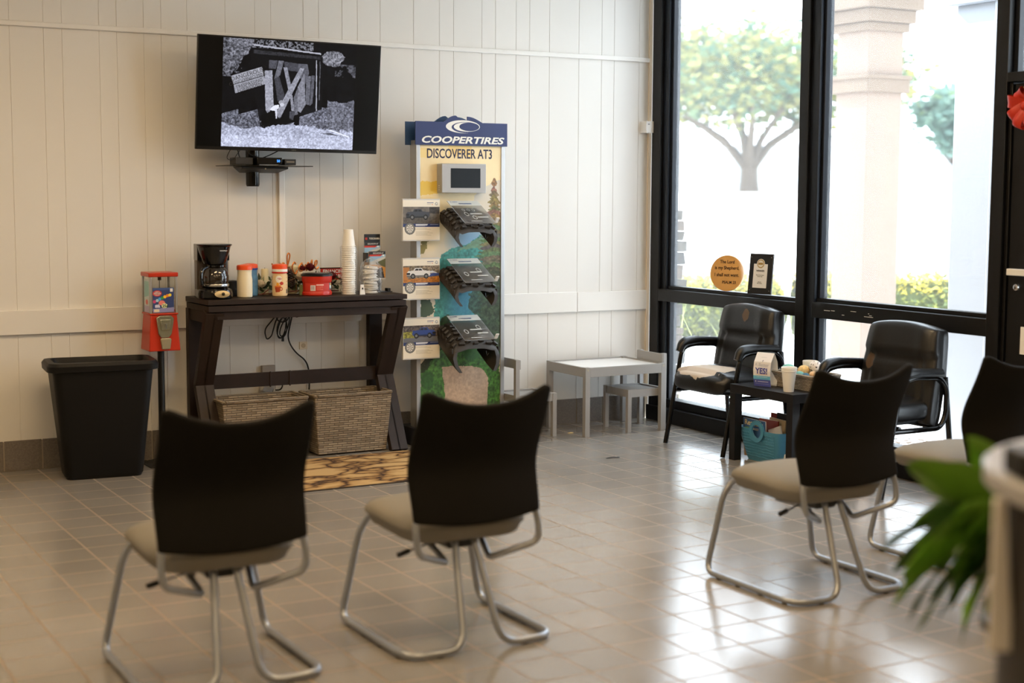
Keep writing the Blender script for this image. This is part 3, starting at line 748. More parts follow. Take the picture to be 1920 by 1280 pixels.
# doormat
def mat_mat():
    m = bpy.data.materials.new('swirl_mat'); m.use_nodes = True; nt = m.node_tree; b = nt.nodes['Principled BSDF']; L = nt.links.new
    tc = nt.nodes.new('ShaderNodeTexCoord'); mp = nt.nodes.new('ShaderNodeMapping'); mp.inputs['Scale'].default_value = (2.2, 4.6, 1); mp.inputs['Rotation'].default_value = (0, 0, .3)
    L(tc.outputs['Object'], mp.inputs[0]); nz = nt.nodes.new('ShaderNodeTexNoise'); nz.inputs['Scale'].default_value = 1.7; nz.inputs['Detail'].default_value = 3; L(mp.outputs[0], nz.inputs['Vector'])
    vo = nt.nodes.new('ShaderNodeTexVoronoi'); vo.feature = 'DISTANCE_TO_EDGE'; vo.inputs['Scale'].default_value = 1.5
    ad = nt.nodes.new('ShaderNodeVectorMath'); ad.operation = 'ADD'; L(mp.outputs[0], ad.inputs[0]); L(nz.outputs['Color'], ad.inputs[1]); L(ad.outputs[0], vo.inputs['Vector'])
    cr = nt.nodes.new('ShaderNodeValToRGB'); e = cr.color_ramp.elements; e[0].position = .0; e[0].color = (*rgb(48, 38, 34), 1); e[1].position = .22; e[1].color = (*rgb(188, 156, 108), 1)
    k = cr.color_ramp.elements.new(.035); k.color = (*rgb(104, 78, 54), 1); k = cr.color_ramp.elements.new(.08); k.color = (*rgb(156, 122, 78), 1)
    L(vo.outputs['Distance'], cr.inputs[0]); L(cr.outputs[0], b.inputs['Base Color']); b.inputs['Roughness'].default_value = .95; b.inputs['Specular IOR Level'].default_value = .1; return m
b = MB(); b.box(-3.05, -1.75, -1.29, -.455, 0, .007); b.use(1).box(-3.06, -1.74, -1.30, -.445, 0, .005)
tag(b.build('floor_mat', [mat_mat(), mat('mat_edge', rgb(46, 38, 32), .8)], smooth=False), 'brown and gold patterned mat with dark edge in front of the console table', 'mat')

# power cords, outlets under the table
def loopc(c, rx, rz, y, n=18, tilt=0, ph=0):
    return [(c[0]+rx*math.cos(2*PI*k/n+ph)*math.cos(tilt)-rz*math.sin(2*PI*k/n+ph)*math.sin(tilt), y+.006*math.sin(4*PI*k/n), c[1]+rx*math.cos(2*PI*k/n+ph)*math.sin(tilt)+rz*math.sin(2*PI*k/n+ph)*math.cos(tilt)) for k in range(n)]
b = MB()
b.tube(fillet([(-2.60, -.10, .90), (-2.62, -.06, .83), (-2.715, -.05, .72), (-2.70, -.05, .66), (-2.67, -.05, .68), (-2.64, -.05, .78), (-2.60, -.05, .82)], .03), .004, 8)
for i, (c, a, d, t) in enumerate((((-2.60, .80), .038, .038, 0), ((-2.605, .735), .022, .07, -.25), ((-2.59, .74), .02, .065, -.4), ((-2.61, .73), .03, .06, -.15), ((-2.505, .835), .04, .025, .5), ((-2.53, .83), .02, .04, .3), ((-2.50, .83), .028, .03, -.3))):
    b.tube(loopc(c, a, d, -.05-.006*i, tilt=t), .0038, 7, closed=True)
b.tube(fillet([(-2.52, -.06, .88), (-2.54, -.05, .80), (-2.565, -.03, .66), (-2.52, -.03, .58), (-2.44, -.02, .52), (-2.42, -.02, .44), (-2.43, -.03, .33)], .06), .0045, 8)
b.cbox((-2.60, -.05, .665), (.012, .012, .035))
tag(b.build('power_cord', M_cable), 'bundled black power cords hanging behind the console table', 'cord')
b = MB(); b.box(-2.478, -2.428, -.006, 0, .589, .635); b.use(1).lathe([(.014, 0), (.014, .002), (0, .002)], 16, Matrix.Translation((-2.453, -.006, .612)) @ Matrix.Rotation(PI/2, 4, 'X'))
tag(b.build('cable_outlet', [mat('ivory_plate', rgb(214, 200, 176), .4), mat('ivory_dark', rgb(178, 160, 130), .4)], bevel=.002), 'small ivory outlet plate on the wall under the console table', 'outlet')
b = MB(); b.box(-2.722, -2.640, -.03, 0, .40, .505)
tag(b.build('junction_box', mat('grey_box', rgb(150, 142, 134), .5), bevel=.003), 'grey electrical box on the wall behind the table stretcher', 'electrical box')
b = MB(); b.tube(fillet([(-2.67, -.03, .42), (-2.66, -.05, .38), (-2.68, -.06, .33)], .02), .004, 6); b.tube(fillet([(-2.64, -.03, .42), (-2.60, -.05, .39), (-2.62, -.06, .36), (-2.65, -.05, .36)], .02), .004, 6); b.use(1).cbox((-2.70, -.05, .375), (.06, .04, .05), (0, .4, 0))
tag(b.build('charger', [M_cable, M_white]), 'white plug adapter with black cord below the stretcher', 'plug')

# ---------------------------------------------------------------- coffee maker
ZT = .932
cm = thing('coffee_maker', 'black drip coffee maker with glass carafe at the left end of the console table', 'coffee maker', (-3.085, -.265, ZT), -.12)
b = MB(); b.box(-.088, .088, .02, .115, .0, .30); b.build('water_tank', mat('smoky_black_tank', rgb(58, 48, 40), .3), cm, bevel=.012, bseg=3)
b = MB()
b.lathe([(.082, 0), (.096, .004), (.098, .03), (.092, .052), (.075, .060), (0, .060)], 28, Matrix.Translation((0, -.035, 0)), sy=.95); b.box(-.09, .09, -.03, .1, 0, .05); b.build('base', M_bgloss, cm, bevel=.003)
b = MB(); b.lathe([(0, .190), (.060, .190), (.066, .205), (.084, .255), (.092, .292), (.100, .296), (.100, .304), (.06, .308), (0, .308)], 30, Matrix.Translation((0, -.02, 0)), sy=.95); b.box(-.09, .09, 0, .11, .21, .303); b.build('filter_housing', M_bgloss, cm, bevel=.004)
b = MB(); b.lathe([(.030, 0), (.034, .003), (0, .006)], 24, Matrix.Translation((.02, -.128, .030)) @ Matrix.Rotation(PI/2-.15, 4, 'X'), sx=1.25, sy=.58); lab(b.build('switch_plate', mat('champagne_plate', rgb(202, 184, 146), .3, metal=.5), cm), 'champagne coloured oval switch plate')
b = MB(); b.lathe([(.009, 0), (.009, .004), (0, .005)], 20, Matrix.Translation((.025, -.134, .031)) @ Matrix.Rotation(PI/2-.15, 4, 'X')); b.build('power_button', M_dark, cm)
ca = lab(MB().lathe([(.058, .062), (.064, .068), (.070, .10), (.070, .125), (.060, .160), (.045, .178), (.045, .183)], 28, Matrix.Translation((.006, -.035, 0))).build('carafe', clear_mat('carafe_glass', (.62, .56, .5), .10, .03), cm), 'glass carafe')
MB().lathe([(0, .064), (.060, .066), (.067, .085), (.067, .092), (0, .092)], 28, Matrix.Translation((.006, -.035, 0))).build('coffee', mat('black_coffee', rgb(16, 8, 5), .1), ca)
MB().lathe([(.046, .176), (.052, .178), (.052, .188), (0, .192)], 24, Matrix.Translation((.006, -.035, 0))).build('carafe_lid', M_bgloss, ca)
b = MB(); b.lathe([(.0712, .070), (.0722, .074), (.0718, .081), (.0708, .083)], 28, Matrix.Translation((.006, -.035, 0))); b.build('steel_band', mat('steel_band', (.5, .5, .5), .25, metal=1), ca)
b = MB(); b.tube(fillet([(-.05, -.075, .178), (-.085, -.10, .165), (-.092, -.108, .12), (-.082, -.095, .075), (-.062, -.075, .072)], .03, 6), [.011]*30 if False else .0105, 10); b.build('carafe_handle', M_bgloss, ca)
text('brand_words', 'mainstays', .012, M_wink, cm, (.035, -.1105, .27), rot=(PI/2+.12, 0, .3), ext=.0002)

# napkin holder: small black basket behind
b = MB(); b.box(-.045, .045, -.04, .04, 0, .088); tag(b.build('napkin_box', mat('black_wire_box', rgb(18, 16, 16), .5, bump=.5, bscale=120), loc=(-2.955, -.13, ZT), bevel=.004), 'small black box on the table between coffee maker and creamer bottles', 'box')

def bottle(name, label, loc, prof, m, capm, cap, sleeve=None):
    o = thing(name, label, 'bottle', loc); MB().lathe(prof, 28).build('bottle_body', m, o); MB().lathe(cap, 28).build('cap', capm, o); return o
pb = [(.038, 0), (.043, .004), (.044, .03), (.044, .10), (.040, .125), (.041, .15), (.043, .158)]
cap = [(.0445, .156), (.0445, .176), (.040, .182), (.02, .186), (0, .186)]
M_cr = mat('creamer_plastic', rgb(238, 226, 196), .35)
c1 = bottle('creamer_bottle', 'plain cream bottle with orange cap, nearest the coffee maker', (-2.905, -.265, ZT), pb, M_cr, M_orange, cap)
c2 = bottle('creamer_bottle', 'blue labelled creamer bottle with orange cap behind the plain one', (-2.835, -.16, ZT), pb, mat('blue_label', rgb(88, 138, 178), .4, noise=(30, .3)), M_orange, cap)
MB().lathe([(.0445, .150), (.0448, .152), (.0448, .158), (.0445, .16)], 28).build('blue_collar', mat('deep_blue', rgb(38, 60, 140), .4), c2)
c3 = bottle('creamer_bottle', 'hazelnut creamer bottle with red collar and printed coffee cup', (-2.695, -.265, ZT), pb, mat('hazelnut_label', rgb(240, 208, 156), .4), M_orange, cap)
MB().lathe([(.0440, .140), (.0446, .142), (.0446, .156), (.0440, .158)], 28).build('white_band', M_foam, c3); MB().lathe([(.0445, .132), (.0452, .134), (.0452, .139), (.0445, .141)], 28).build('red_band', M_redc, c3)
cv = Canvas(64, 100, 0, 0, 64, 100, (240, 208, 156)); cv.ell(16, 22, 12, 17, (246, 240, 232)); cv.ell(12, 48, 5, 8, (244, 170, 40)); cv.poly([(0, 60), (24, 58), (20, 84), (4, 86)], (176, 66, 30)); cv.poly([(0, 55), (24, 52), (24, 60), (0, 62)], (236, 130, 50)); cv.ell(25, 70, 6, 9, (190, 90, 60)); cv.ell(25, 70, 3, 5, (240, 208, 156)); cv.ell(27, 43, 7, 8, (196, 60, 50))
cv.poly([(46, 72), (58, 72), (58, 92), (46, 92)], (120, 110, 96)); 
for y in (14, 32, 34, 50, 66): cv.poly([(46, y), (60, y), (60, y+1.5), (46, y+1.5)], (190, 90, 80))
for x in (18, 22): cv.poly([(x-6, 18+x-18), (x+6, 16+x-18), (x+6, 19+x-18), (x-6, 21+x-18)], (190, 70, 70))
o = cv.mesh('label_print', (0, 0, 0), (1, 0, 0), (0, 0, -1), M_print, c3)
for v in o.data.vertices:
    a = -2.62+v.co.x*2.2; r_ = .0446 if v.co.z > -.8 else .0446; v.co = (r_*math.cos(a), r_*math.sin(a), .126+v.co.z*.118)

# red coffee tub
tb = thing('coffee_tub', 'red plastic coffee tub with black lid at the middle of the console table', 'tub', (-2.475, -.285, ZT), -.1)
MB().lathe([(.082, 0), (.088, .004), (.088, .018), (.083, .024), (.083, .075), (.088, .085), (.089, .112)], 40, sy=.78).build('tub_body', M_redc, tb)
MB().lathe([(.089, .112), (.094, .113), (.094, .122), (.084, .129), (0, .130)], 40, sy=.78).build('lid', M_dark, tb)
def wrap(cv_, name, par, a0, a1, r_, sy, z1, hh):
    o = cv_.mesh(name, (0, 0, 0), (1, 0, 0), (0, 0, -1), M_print, par)
    for v in o.data.vertices:
        a = a0+v.co.x*(a1-a0); v.co = (r_*math.cos(a), r_*sy*math.sin(a), z1+v.co.z*hh)
    return o
cv = Canvas(90, 30, 0, 0, 90, 30, (200, 50, 32)); cv.poly([(0, 0), (90, 0), (90, 1), (0, 1)], (160, 36, 24)); cv.poly([(18, 8), (32, 8), (32, 28), (18, 28)], (214, 206, 204)); 
for x in (21, 24, 27): cv.poly([(x, 11), (x+1.4, 11), (x+1.4, 24), (x, 24)], (100, 90, 96))
cv.poly([(34, 5), (54, 5), (54, 9), (34, 9)], (240, 200, 190))
for y in (12, 15, 18, 21, 24): cv.poly([(35, y), (52 if y != 18 else 46, y), (52 if y != 18 else 46, y+1), (35, y+1)], (232, 140, 124))
cv.poly([(74, 0), (90, 0), (90, 26), (74, 26)], (74, 86, 92)); cv.ell(82, 14, 6, 7, (210, 216, 214)); cv.ell(84, 6, 5, 4, (220, 170, 80))
wrap(cv, 'label_print', tb, -2.75, -.35, .0836, .78, .074, .048)

# ---------------------------------------------------------------- cups and lids
cupM = MB().lathe([(.0, .098), (.024, .098), (.027, .097), (.038, .004), (.0415, .003), (.0415, 0), (.037, 0), (.034, .01)], 24)
cp = cupM.build('foam_cup', mat('cup_foam', rgb(244, 242, 236), .5, trans=0), loc=(-2.270, -.27, ZT))
tag(cp, 'white foam cup in the tall upside down stack on the console table', 'cup', 'stack of white foam cups on the console table')
for i in range(1, 23):
    c = cp.copy(); COL.objects.link(c); c['label'] = 'white foam cup at the very top of the tall upside down stack' if i == 22 else cp['label']; c.location = (-2.270+random.uniform(-.0012, .0012), -.27+random.uniform(-.001, .001), ZT+i*.0128)
rr = random.Random(2)
def crinkle(name, label, cat, loc, R, H, top, seed, amp=.006, m=M_bag, sx=1, sy=1, nu=44, nv=26):
    r_ = random.Random(seed); ph = [r_.uniform(0, 6) for _ in range(12)]
    def f(u, v):
        a = 2*PI*u; z = H*v; rad = R*(1 if v < top else max(.02, math.sqrt(max(0, 1-((v-top)/(1-top))**2))))
        rad += amp*(math.sin(7*a+ph[0]+z*90)+math.sin(13*a+ph[1]-z*140)+.7*math.sin(5*a+z*210+ph[2]))*.5
        return (rad*math.cos(a)*sx, rad*math.sin(a)*sy, z)
    b = MB(); b.surf(f, nu, nv, closed_u=True); return tag(b.build(name, m, loc=loc, clean=False), label, cat)
crinkle('cup_sleeve', 'crinkled clear plastic sleeve around the foam cup stack', 'plastic sleeve', (-2.270, -.27, ZT+.001), .0475, .290, .985, 3, .0035)
b = MB(); b.hexa([(-.016, -.002, 0), (.016, -.002, 0), (.016, .004, 0), (-.016, .004, 0)], [(-.010, .004, .058), (.010, .004, .058), (.010, .006, .058), (-.010, .006, .058)]); b.use(1).box(-.004, .004, -.0035, -.0015, .030, .040)
tag(b.build('paper_tag', [M_paper, M_ink], loc=(-2.215, -.345, ZT)), 'small white tag leaning at the foot of the cup stack', 'tag')
lid = MB().lathe([(.044, 0), (.045, .004), (.040, .006), (.038, .014), (.0, .016)], 24)
lo = lid.build('plastic_cup', mat('clear_lid', rgb(214, 212, 208), .25), loc=(-2.13, -.27, ZT+.002))
tag(lo, 'clear plastic cup stacked inside the crinkled bag', 'cup', 'clear plastic cups inside the bag')
for i in range(1, 11):
    c = lo.copy(); COL.objects.link(c); c.location = (-2.13+rr.uniform(-.006, .006), -.27+rr.uniform(-.004, .004), ZT+.002+i*.0145); c.rotation_euler = (rr.uniform(-.12, .12), rr.uniform(-.12, .12), 0)
crinkle('plastic_bag', 'crinkled clear plastic bag of stacked clear cups beside the white cup stack', 'bag', (-2.13, -.27, ZT+.001), .066, .208, .55, 9, .009, sy=.85)

# brochure holder
bh = thing('brochure_holder', 'black two tier tyre brochure holder at the right end of the console table', 'brochure holder', (-2.05, -.14, ZT))
b = MB(); b.box(-.052, .052, .022, .026, 0, .345); b.box(-.062, .09, -.07, .03, 0, .004); b.box(-.062, -.050, -.03, .02, .18, .235); b.build('back_plate', M_dark, bh, smooth=False)
MB().box(.062, .084, -.06, -.02, .004, .022).build('foot_clip', M_dark, bh, bevel=.003)
text('header_words', 'YOKOHAMA', .0165, M_wink, bh, (.014, .0214, .318), xs=.72, bold=.0003)
MB().box(-.046, -.032, .0208, .0215, .311, .325).build('red_mark', M_red, bh, smooth=False)
M_card = [mat('broch_dark', rgb(24, 24, 26), .4), mat('broch_red', rgb(206, 52, 34), .4)]
for k, (z0, y, dx, gl_) in enumerate(((.13, .010, -.006, 'back'), (.075, -.022, .010, 'front'))):
    cv = Canvas(30, 60, 0, 0, 30, 60, (150, 190, 220)); cv.poly([(0, 0), (30, 0), (30, 7), (0, 7)], (26, 26, 28)); cv.poly([(0, 7), (24, 7), (21, 11), (0, 11)], (206, 52, 34))
    cv.poly([(0, 24), (14, 17), (30, 11), (30, 40), (0, 40)], (206, 204, 200)); cv.poly([(10, 26), (30, 16), (30, 36), (22, 34)], (96, 98, 60)); cv.poly([(0, 30), (16, 30), (30, 36), (30, 60), (0, 60)], (214, 152, 72)); cv.poly([(8, 40), (24, 36), (28, 60), (12, 60)], (52, 48, 46)); cv.ell(26, 9, 2.5, 1.6, (240, 240, 236))
    for j in range(3 if k else 2):
        o = thing('tyre_brochure', ('front' if k else 'rear')+' tier tyre brochure with black and red heading'+(', in the holder on the console table'), 'brochure', (-2.05+dx+j*.003-.003, -.14+y-.0035*j, ZT+z0), group='brochures in the black holder')
        o['label'] = (['rearmost', 'second', 'foremost'] if k else ['rearmost', 'foremost'])[j]+' tyre brochure in the '+('front' if k else 'rear')+' tier of the black holder'
        MB().box(-.050, .050, 0, .0015, 0, .165 if not k else .168).build('pages', M_paper, o, smooth=False)
        cv.mesh('cover_print', (-.050, -.0005, .165 if not k else .168), (.100, 0, 0), (0, 0, -.16), M_print, o)
        if j == (2 if k else 1): text('cover_words', 'GEOLANDAR A/T', .0125, M_wink, o, (.003, -.0010, .157), xs=.72)

# ---------------------------------------------------------------- floral centrepiece and signs
fl = thing('floral_garland', 'silk flower garland with burgundy and cream roses, pine cone and greenery along the console table', 'flower arrangement', (-2.56, -.14, ZT))
def rose(c, R, m, seed):
    r_ = random.Random(seed); b = MB()
    for ring, (n, rad, tilt, z) in enumerate(((5, R*.95, .9, -.1), (5, R*.7, .55, .05), (4, R*.45, .3, .15), (3, R*.22, .12, .25))):
        for k in range(n):
            a = 2*PI*k/n+ring*.6+r_.uniform(-.15, .15)
            M_ = Matrix.Translation(c) @ Matrix.Rotation(a, 4, 'Z') @ Matrix.Translation((rad*.45, 0, z*R)) @ Matrix.Rotation(tilt, 4, 'Y')
            b.surf(lambda u, v: (R*.16*math.cos((u-.5)*2.6)-R*.16, R*.62*math.sin((u-.5)*2.6)*math.sin(.25+v*2.5)**.6, R*(v*.95-.35)+.0), 7, 6, M=M_)
    b.ball(c, R*.42, 10, 8)
    return b
for nm, pos, R, m in (('rose', (-.215, -.02, .055), .042, M_wrose), ('rose', (.025, -.04, .095), .042, M_wrose), ('rose', (.085, -.04, .150), .036, M_rose), ('rose', (.045, -.02, .145), .026, M_rose), ('rose', (.215, -.05, .095), .040, M_rose), ('rose', (.205, -.04, .055), .028, M_rose), ('rose', (.235, 0, .03), .022, M_wrose)):
    o = rose(pos, R, m, int(pos[0]*1000) % 97).build('rose', m, fl, clean=False); lab(o, ('burgundy' if m is M_rose else 'cream')+' silk rose')
pcn = MB(); cc = Vector((-.035, -.01, .095))
axp = Vector((.25, 0, -1)).normalized()
for k in range(110):
    t = k/110; a = k*2.399; rad = .034*math.sin(PI*(.12+.82*t))**.8; p = cc-axp*(.062-.12*t)
    M_ = Matrix.Translation(p) @ Matrix.Rotation(a, 4, 'Z') @ Matrix.Translation((rad*.7, 0, 0)) @ Matrix.Rotation(-.5, 4, 'Y')
    pcn.use(1 if k % 5 == 0 else 0).cbox((0, 0, 0), (.020, .016, .004), M=M_)
pcn.use(0).ball(cc, (.020, .020, .055))
lab(pcn.build('pine_cone', [mat('pine_cone_brown', rgb(58, 38, 32), .6), mat('pine_cone_tip', rgb(124, 96, 80), .6)], fl, smooth=False), 'dark brown pine cone')
lv = MB(); rr = random.Random(9)
for i in range(150):
    x = rr.uniform(-.21, .30); base = Vector((x, rr.uniform(-.03, .05), rr.uniform(.01, .09))); d = Vector((rr.uniform(-1, 1), rr.uniform(-.6, .3), rr.uniform(-.2, 1.1))).normalized(); L_ = rr.uniform(.03, .065); sd_ = d.cross(Vector((0, 1, .3))).normalized()
    k = rr.randrange(3); w_ = .010 if k < 2 else .003
    lv.use(k).add([base, base+d*L_*.5+sd_*w_, base+d*L_, base+d*L_*.5-sd_*w_], [(0, 1, 2, 3)])
o = lv.build('greenery', [mat('sage_leaf', rgb(92, 104, 72), .7), mat('deep_sage', rgb(52, 66, 40), .7), mat('frost_green', rgb(128, 150, 112), .7)], fl, smooth=False, clean=False); o['kind'] = 'stuff'
tw = MB(); tw.tube([(-.23, -.03, .006), (-.10, -.03, .012), (.0, -.02, .02), (.28, 0, .012)], .0035, 6); tw.tube([(-.21, -.05, .01), (-.17, -.04, .035)], .003, 6); tw.build('twig', mat('red_twig', rgb(112, 60, 44), .7), fl)
for nm, lb, x, y, r_, z0, z1 in (('pillar_candle', 'pale green pillar candle behind the hazelnut creamer bottle', -2.725, -.10, .022, 0, .150), ('pillar_candle', 'cream pillar candle standing behind the welcome lettering', -2.548, -.085, .036, 0, .165)):
    o = thing(nm, lb, 'candle', (x, y, ZT)); MB().lathe([(r_*.97, z0), (r_, z0+.003), (r_, z1-.004), (r_*.9, z1), (0, z1-.004)], 24).build('wax', M_cream, o); MB().tube([(0, 0, z1-.006), (0, 0, z1+.008)], .001, 5).build('wick', M_ink, o)
gvs = MB(); gvs.box(-.011, .011, -.011, .011, 0, .06); tag(gvs.build('green_block', mat('moss_green', rgb(122, 136, 84), .6), loc=(-2.555, -.245, ZT), bevel=.003), 'short green stand below the pine cone', 'stand')
# welcome script made from bent rod
ws = thing('welcome_sign', 'copper script lettering of the word welcome on the flower arrangement', 'sign', (-2.655, -.165, ZT+.137))
b = MB(); R_ = .0046; SX, SZ = .058, .052
strokes = [[(-.9, .9), (-.7, .3), (-.55, 0), (-.35, .5), (-.2, 0.02), (.05, .9)],
           [(.1, .35), (.45, .5), (.5, .8), (.3, .9), (.15, .4), (.35, .0), (.65, .2), (.95, 1.0), (1.1, 1.75), (.95, 2.0), (.80, 1.6), (.85, .5), (1.05, 0)],
           [(1.75, .75), (1.6, .98), (1.38, .6), (1.4, .1), (1.7, -.35), (1.95, 0.1)],
           [(2.1, .3), (2.35, .8), (2.6, .5), (2.5, .05), (2.2, 0), (2.1, .45), (2.5, .9)],
           [(2.75, 0), (2.85, .7), (3.0, .0), (3.05, .65), (3.2, .9), (3.25, 0)], [(3.3, .2), (3.5, .9), (3.6, 1.15), (3.6, .1), (3.75, .3)],
           [(3.75, .3), (4.1, .7), (4.15, 1.1), (3.95, 1.0), (3.9, .4), (4.1, .15), (4.35, .4)]]
for s_ in strokes[:]:
    P_ = [Vector((x*SX*.95, 0, z*SZ)) for x, z in s_]; out = []
    for i in range(len(P_)-1):
        p0 = P_[max(0, i-1)]; p1 = P_[i]; p2 = P_[i+1]; p3 = P_[min(len(P_)-1, i+2)]
        for k in range(5):
            t = k/5; out.append(.5*((2*p1)+(-p0+p2)*t+(2*p0-5*p1+4*p2-p3)*t*t+(-p0+3*p1-3*p2+p3)*t**3))
    out.append(P_[-1]); b.tube(out, R_, 6)
b.build('lettering', M_gold, ws)
MB().tube([(.10, .004, -.13), (.10, .004, .0)], .002, 6).build('pin', M_gold, ws)

fs_ = thing('financing_sign', 'red and cream financing available sign behind the burgundy rose', 'sign', (-2.285, -.085, ZT), -.05)
MB().box(-.085, .085, 0, .004, 0, .15).build('board', mat('cream_board', rgb(228, 218, 190), .5), fs_, smooth=False)
MB().box(-.085, .085, -.001, 0, .075, .142).build('red_panel', M_redc, fs_, smooth=False)
MB().box(-.088, .088, -.004, .005, .142, .148).build('top_rail', M_ink, fs_, smooth=False)
text('sign_words', 'FINANCING\nAVAILABLE', .029, M_wink, fs_, (0, -.0016, .110), xs=.9, bold=.0006)
text('sign_small_words', 'ASK FOR DETAILS', .012, M_ink, fs_, (0, -.0005, .05))

# ================================================================ GUMBALL MACHINE
gm = thing('gumball_machine', 'red gumball vending machine on a black pole stand beside the trash can', 'gumball machine', (-3.372, -.19, 0), .0)
b = MB(); b.lathe([(.0, 0), (.135, 0), (.135, .006), (.05, .030), (.020, .045), (.020, .046)], 4, Matrix.Rotation(PI/4, 4, 'Z')); b.lathe([(.019, .04), (.019, .65)], 20); b.build('stand', M_bplast, gm, bevel=.002)
h0, h1 = .088, .074
b = MB(); b.hexa([(-h0, -h0, .648), (h0, -h0, .648), (h0, h0, .648), (-h0, h0, .648)], [(-h1, -h1, .853), (h1, -h1, .853), (h1, h1, .853), (-h1, h1, .853)]); b.build('coin_body', M_red, gm, bevel=.006, bseg=3)
MB().box(-.080, .080, -.080, .080, .848, .858).build('tray_rim', M_red, gm, bevel=.003)
MB().box(-.083, .083, -.083, .083, 1.058, 1.082).build('top_lid', M_red, gm, bevel=.005)
g_ = MB(); q = .072; g_.box(-q, q, -q-.001, -q, .858, 1.058); g_.box(-q, q, q, q+.001, .858, 1.058); g_.box(-q-.001, -q, -q, q, .858, 1.058); g_.box(q, q+.001, -q, q, .858, 1.058); g_.build('clear_case', clear_mat('case_clear', (.97, .98, .98), .03, .03), gm, smooth=False)
for sx in (-1, 1):
    for sy in (-1, 1): MB().box(sx*q-.006, sx*q+.006, sy*q-.006, sy*q+.006, .856, 1.06).build('corner_post', M_alum, gm, bevel=.002)
MB().tube([(0, 0, .86), (0, 0, 1.058)], .0025, 8).build('locking_rod', mat('steel_rod', (.25, .25, .25), .3, metal=1), gm)
MB().box(-.008, .008, -.008, .008, 1.036, 1.058).build('rod_nut', mat('brown_nut', rgb(90, 64, 50), .5), gm)
cv = Canvas(80, 90, 0, 0, 80, 90, (44, 62, 116)); cv.poly([(0, 0), (80, 0), (80, 8), (0, 8)], (64, 92, 150), .7); cv.ell(17, 20, 17, 11, (200, 60, 60)); cv.ell(17, 20, 13, 7.5, (240, 228, 226))
for i, (x, y, c) in enumerate(((6, 50, (206, 66, 118)), (17, 46, (170, 200, 216)), (26, 41, (70, 160, 220)), (36, 37, (60, 150, 70)), (46, 33, (246, 190, 30)), (56, 29, (232, 130, 34)), (65, 27, (240, 214, 50)))): cv.ell(x, y, 6, 5.6, c)
cv.ell(34, 55, 12, 9, (232, 130, 120)); cv.ell(44, 66, 11, 9, (226, 232, 180)); cv.poly([(8, 62), (24, 60), (28, 72), (8, 72)], (206, 206, 230)); cv.poly([(66, 3), (76, 3), (76, 15), (66, 15)], (236, 236, 236)); cv.poly([(0, 76), (80, 72), (80, 90), (0, 90)], (140, 140, 190)); cv.poly([(4, 78), (24, 78), (24, 88), (4, 88)], (222, 206, 178))
cv.mesh('product_card', (-.060, -.0742, .998), (.118, 0, 0), (0, 0, -.136), M_print, gm)
text('price_words', '25¢', .022, mat('green_ink', rgb(30, 70, 36), .6), gm, (.008, -.0748, .897), bold=.0006)
text('card_words', 'DOUBLE\nBUBBLE', .009, mat('dred_ink', rgb(150, 30, 40), .6), gm, (-.035, -.0748, .968), bold=.0003)
cv = Canvas(40, 90, 0, 0, 40, 90, (206, 218, 222)); cv.poly([(3, 6), (37, 6), (37, 44), (3, 50)], (150, 196, 196)); cv.ell(20, 62, 9, 7, (214, 110, 110)); cv.poly([(2, 72), (38, 72), (38, 90), (2, 90)], (186, 176, 206))
cv.mesh('side_card', (-.0735, .050, 1.045), (0, -.105, 0), (0, 0, -.185), M_print, gm)
gb = MB(); rr = random.Random(8)
for i in range(60): gb.use(rr.randrange(4)).ball((rr.uniform(.03, .062), rr.uniform(-.06, .06), rr.uniform(.868, .965)), .0095, 8, 6)
o = gb.build('gumballs', [mat('gum_y', rgb(240, 200, 60), .3), mat('gum_r', rgb(214, 70, 50), .3), mat('gum_w', rgb(240, 236, 226), .3), mat('gum_o', rgb(236, 140, 60), .3)], gm); o['kind'] = 'stuff'
cvp = MB(); cvp.prism([(-.048, .835), (-.030, .845), (.035, .845), (.050, .830), (.036, .745), (.022, .725), (-.024, .725), (-.038, .745)], -.100, -.080)
cvp.prism([(-.030, .825), (.030, .825), (.024, .765), (-.024, .765)], -.106, -.10)
lab(cvp.build('coin_mechanism', mat('cast_metal', rgb(176, 178, 158), .2, metal=.8), gm, bevel=.005, angle=25), 'faceted cast metal coin plate')
cvp = MB(); cvp.prism([(-.030, .716), (-.024, .722), (.026, .722), (.032, .712), (.024, .660), (-.022, .660)], -.108, -.085); lab(cvp.build('chute_door', mat('cast_bright', rgb(196, 188, 160), .25, metal=.7), gm, bevel=.004), 'bright cast metal chute flap')
MB().tube([(0, -.125, .80), (0, -.105, .80), (0, -.105, .772)], .004, 8).build('coin_handle', M_chrome, gm)

# ================================================================ TRASH CAN
tc_ = thing('trash_can', 'tall black plastic trash can against the wall at the left', 'trash can', (-3.745, -.335, 0), -.10)
def rrect(a, c, r, z, n=6):
    out = []
    for (sx, sy, st) in ((1, -1, -PI/2), (1, 1, 0), (-1, 1, PI/2), (-1, -1, PI)):
        for k in range(n+1):
            an_ = st+PI/2*k/n; out.append((sx*(a-r)+r*math.cos(an_), sy*(c-r)+r*math.sin(an_), z))
    return out
def loft(b, rings, cap0=True, cap1=False, M=None):
    n = len(rings[0]); v = [p for r_ in rings for p in r_]; f = []
    for i in range(len(rings)-1):
        for k in range(n): f.append((i*n+k, i*n+(k+1) % n, (i+1)*n+(k+1) % n, (i+1)*n+k))
    if cap0: f.append(tuple(reversed(range(n))))
    if cap1: f.append(tuple((len(rings)-1)*n+k for k in range(n)))
    b.add(v, f, M)
b = MB(); loft(b, [rrect(.195, .105, .04, 0), rrect(.200, .110, .04, .015), rrect(.205, .112, .045, .018), rrect(.262, .152, .05, .585), rrect(.262, .152, .05, .60), rrect(.254, .145, .05, .60), rrect(.198, .104, .04, .02)], True, True); b.build('bin_body', M_binpl, tc_)
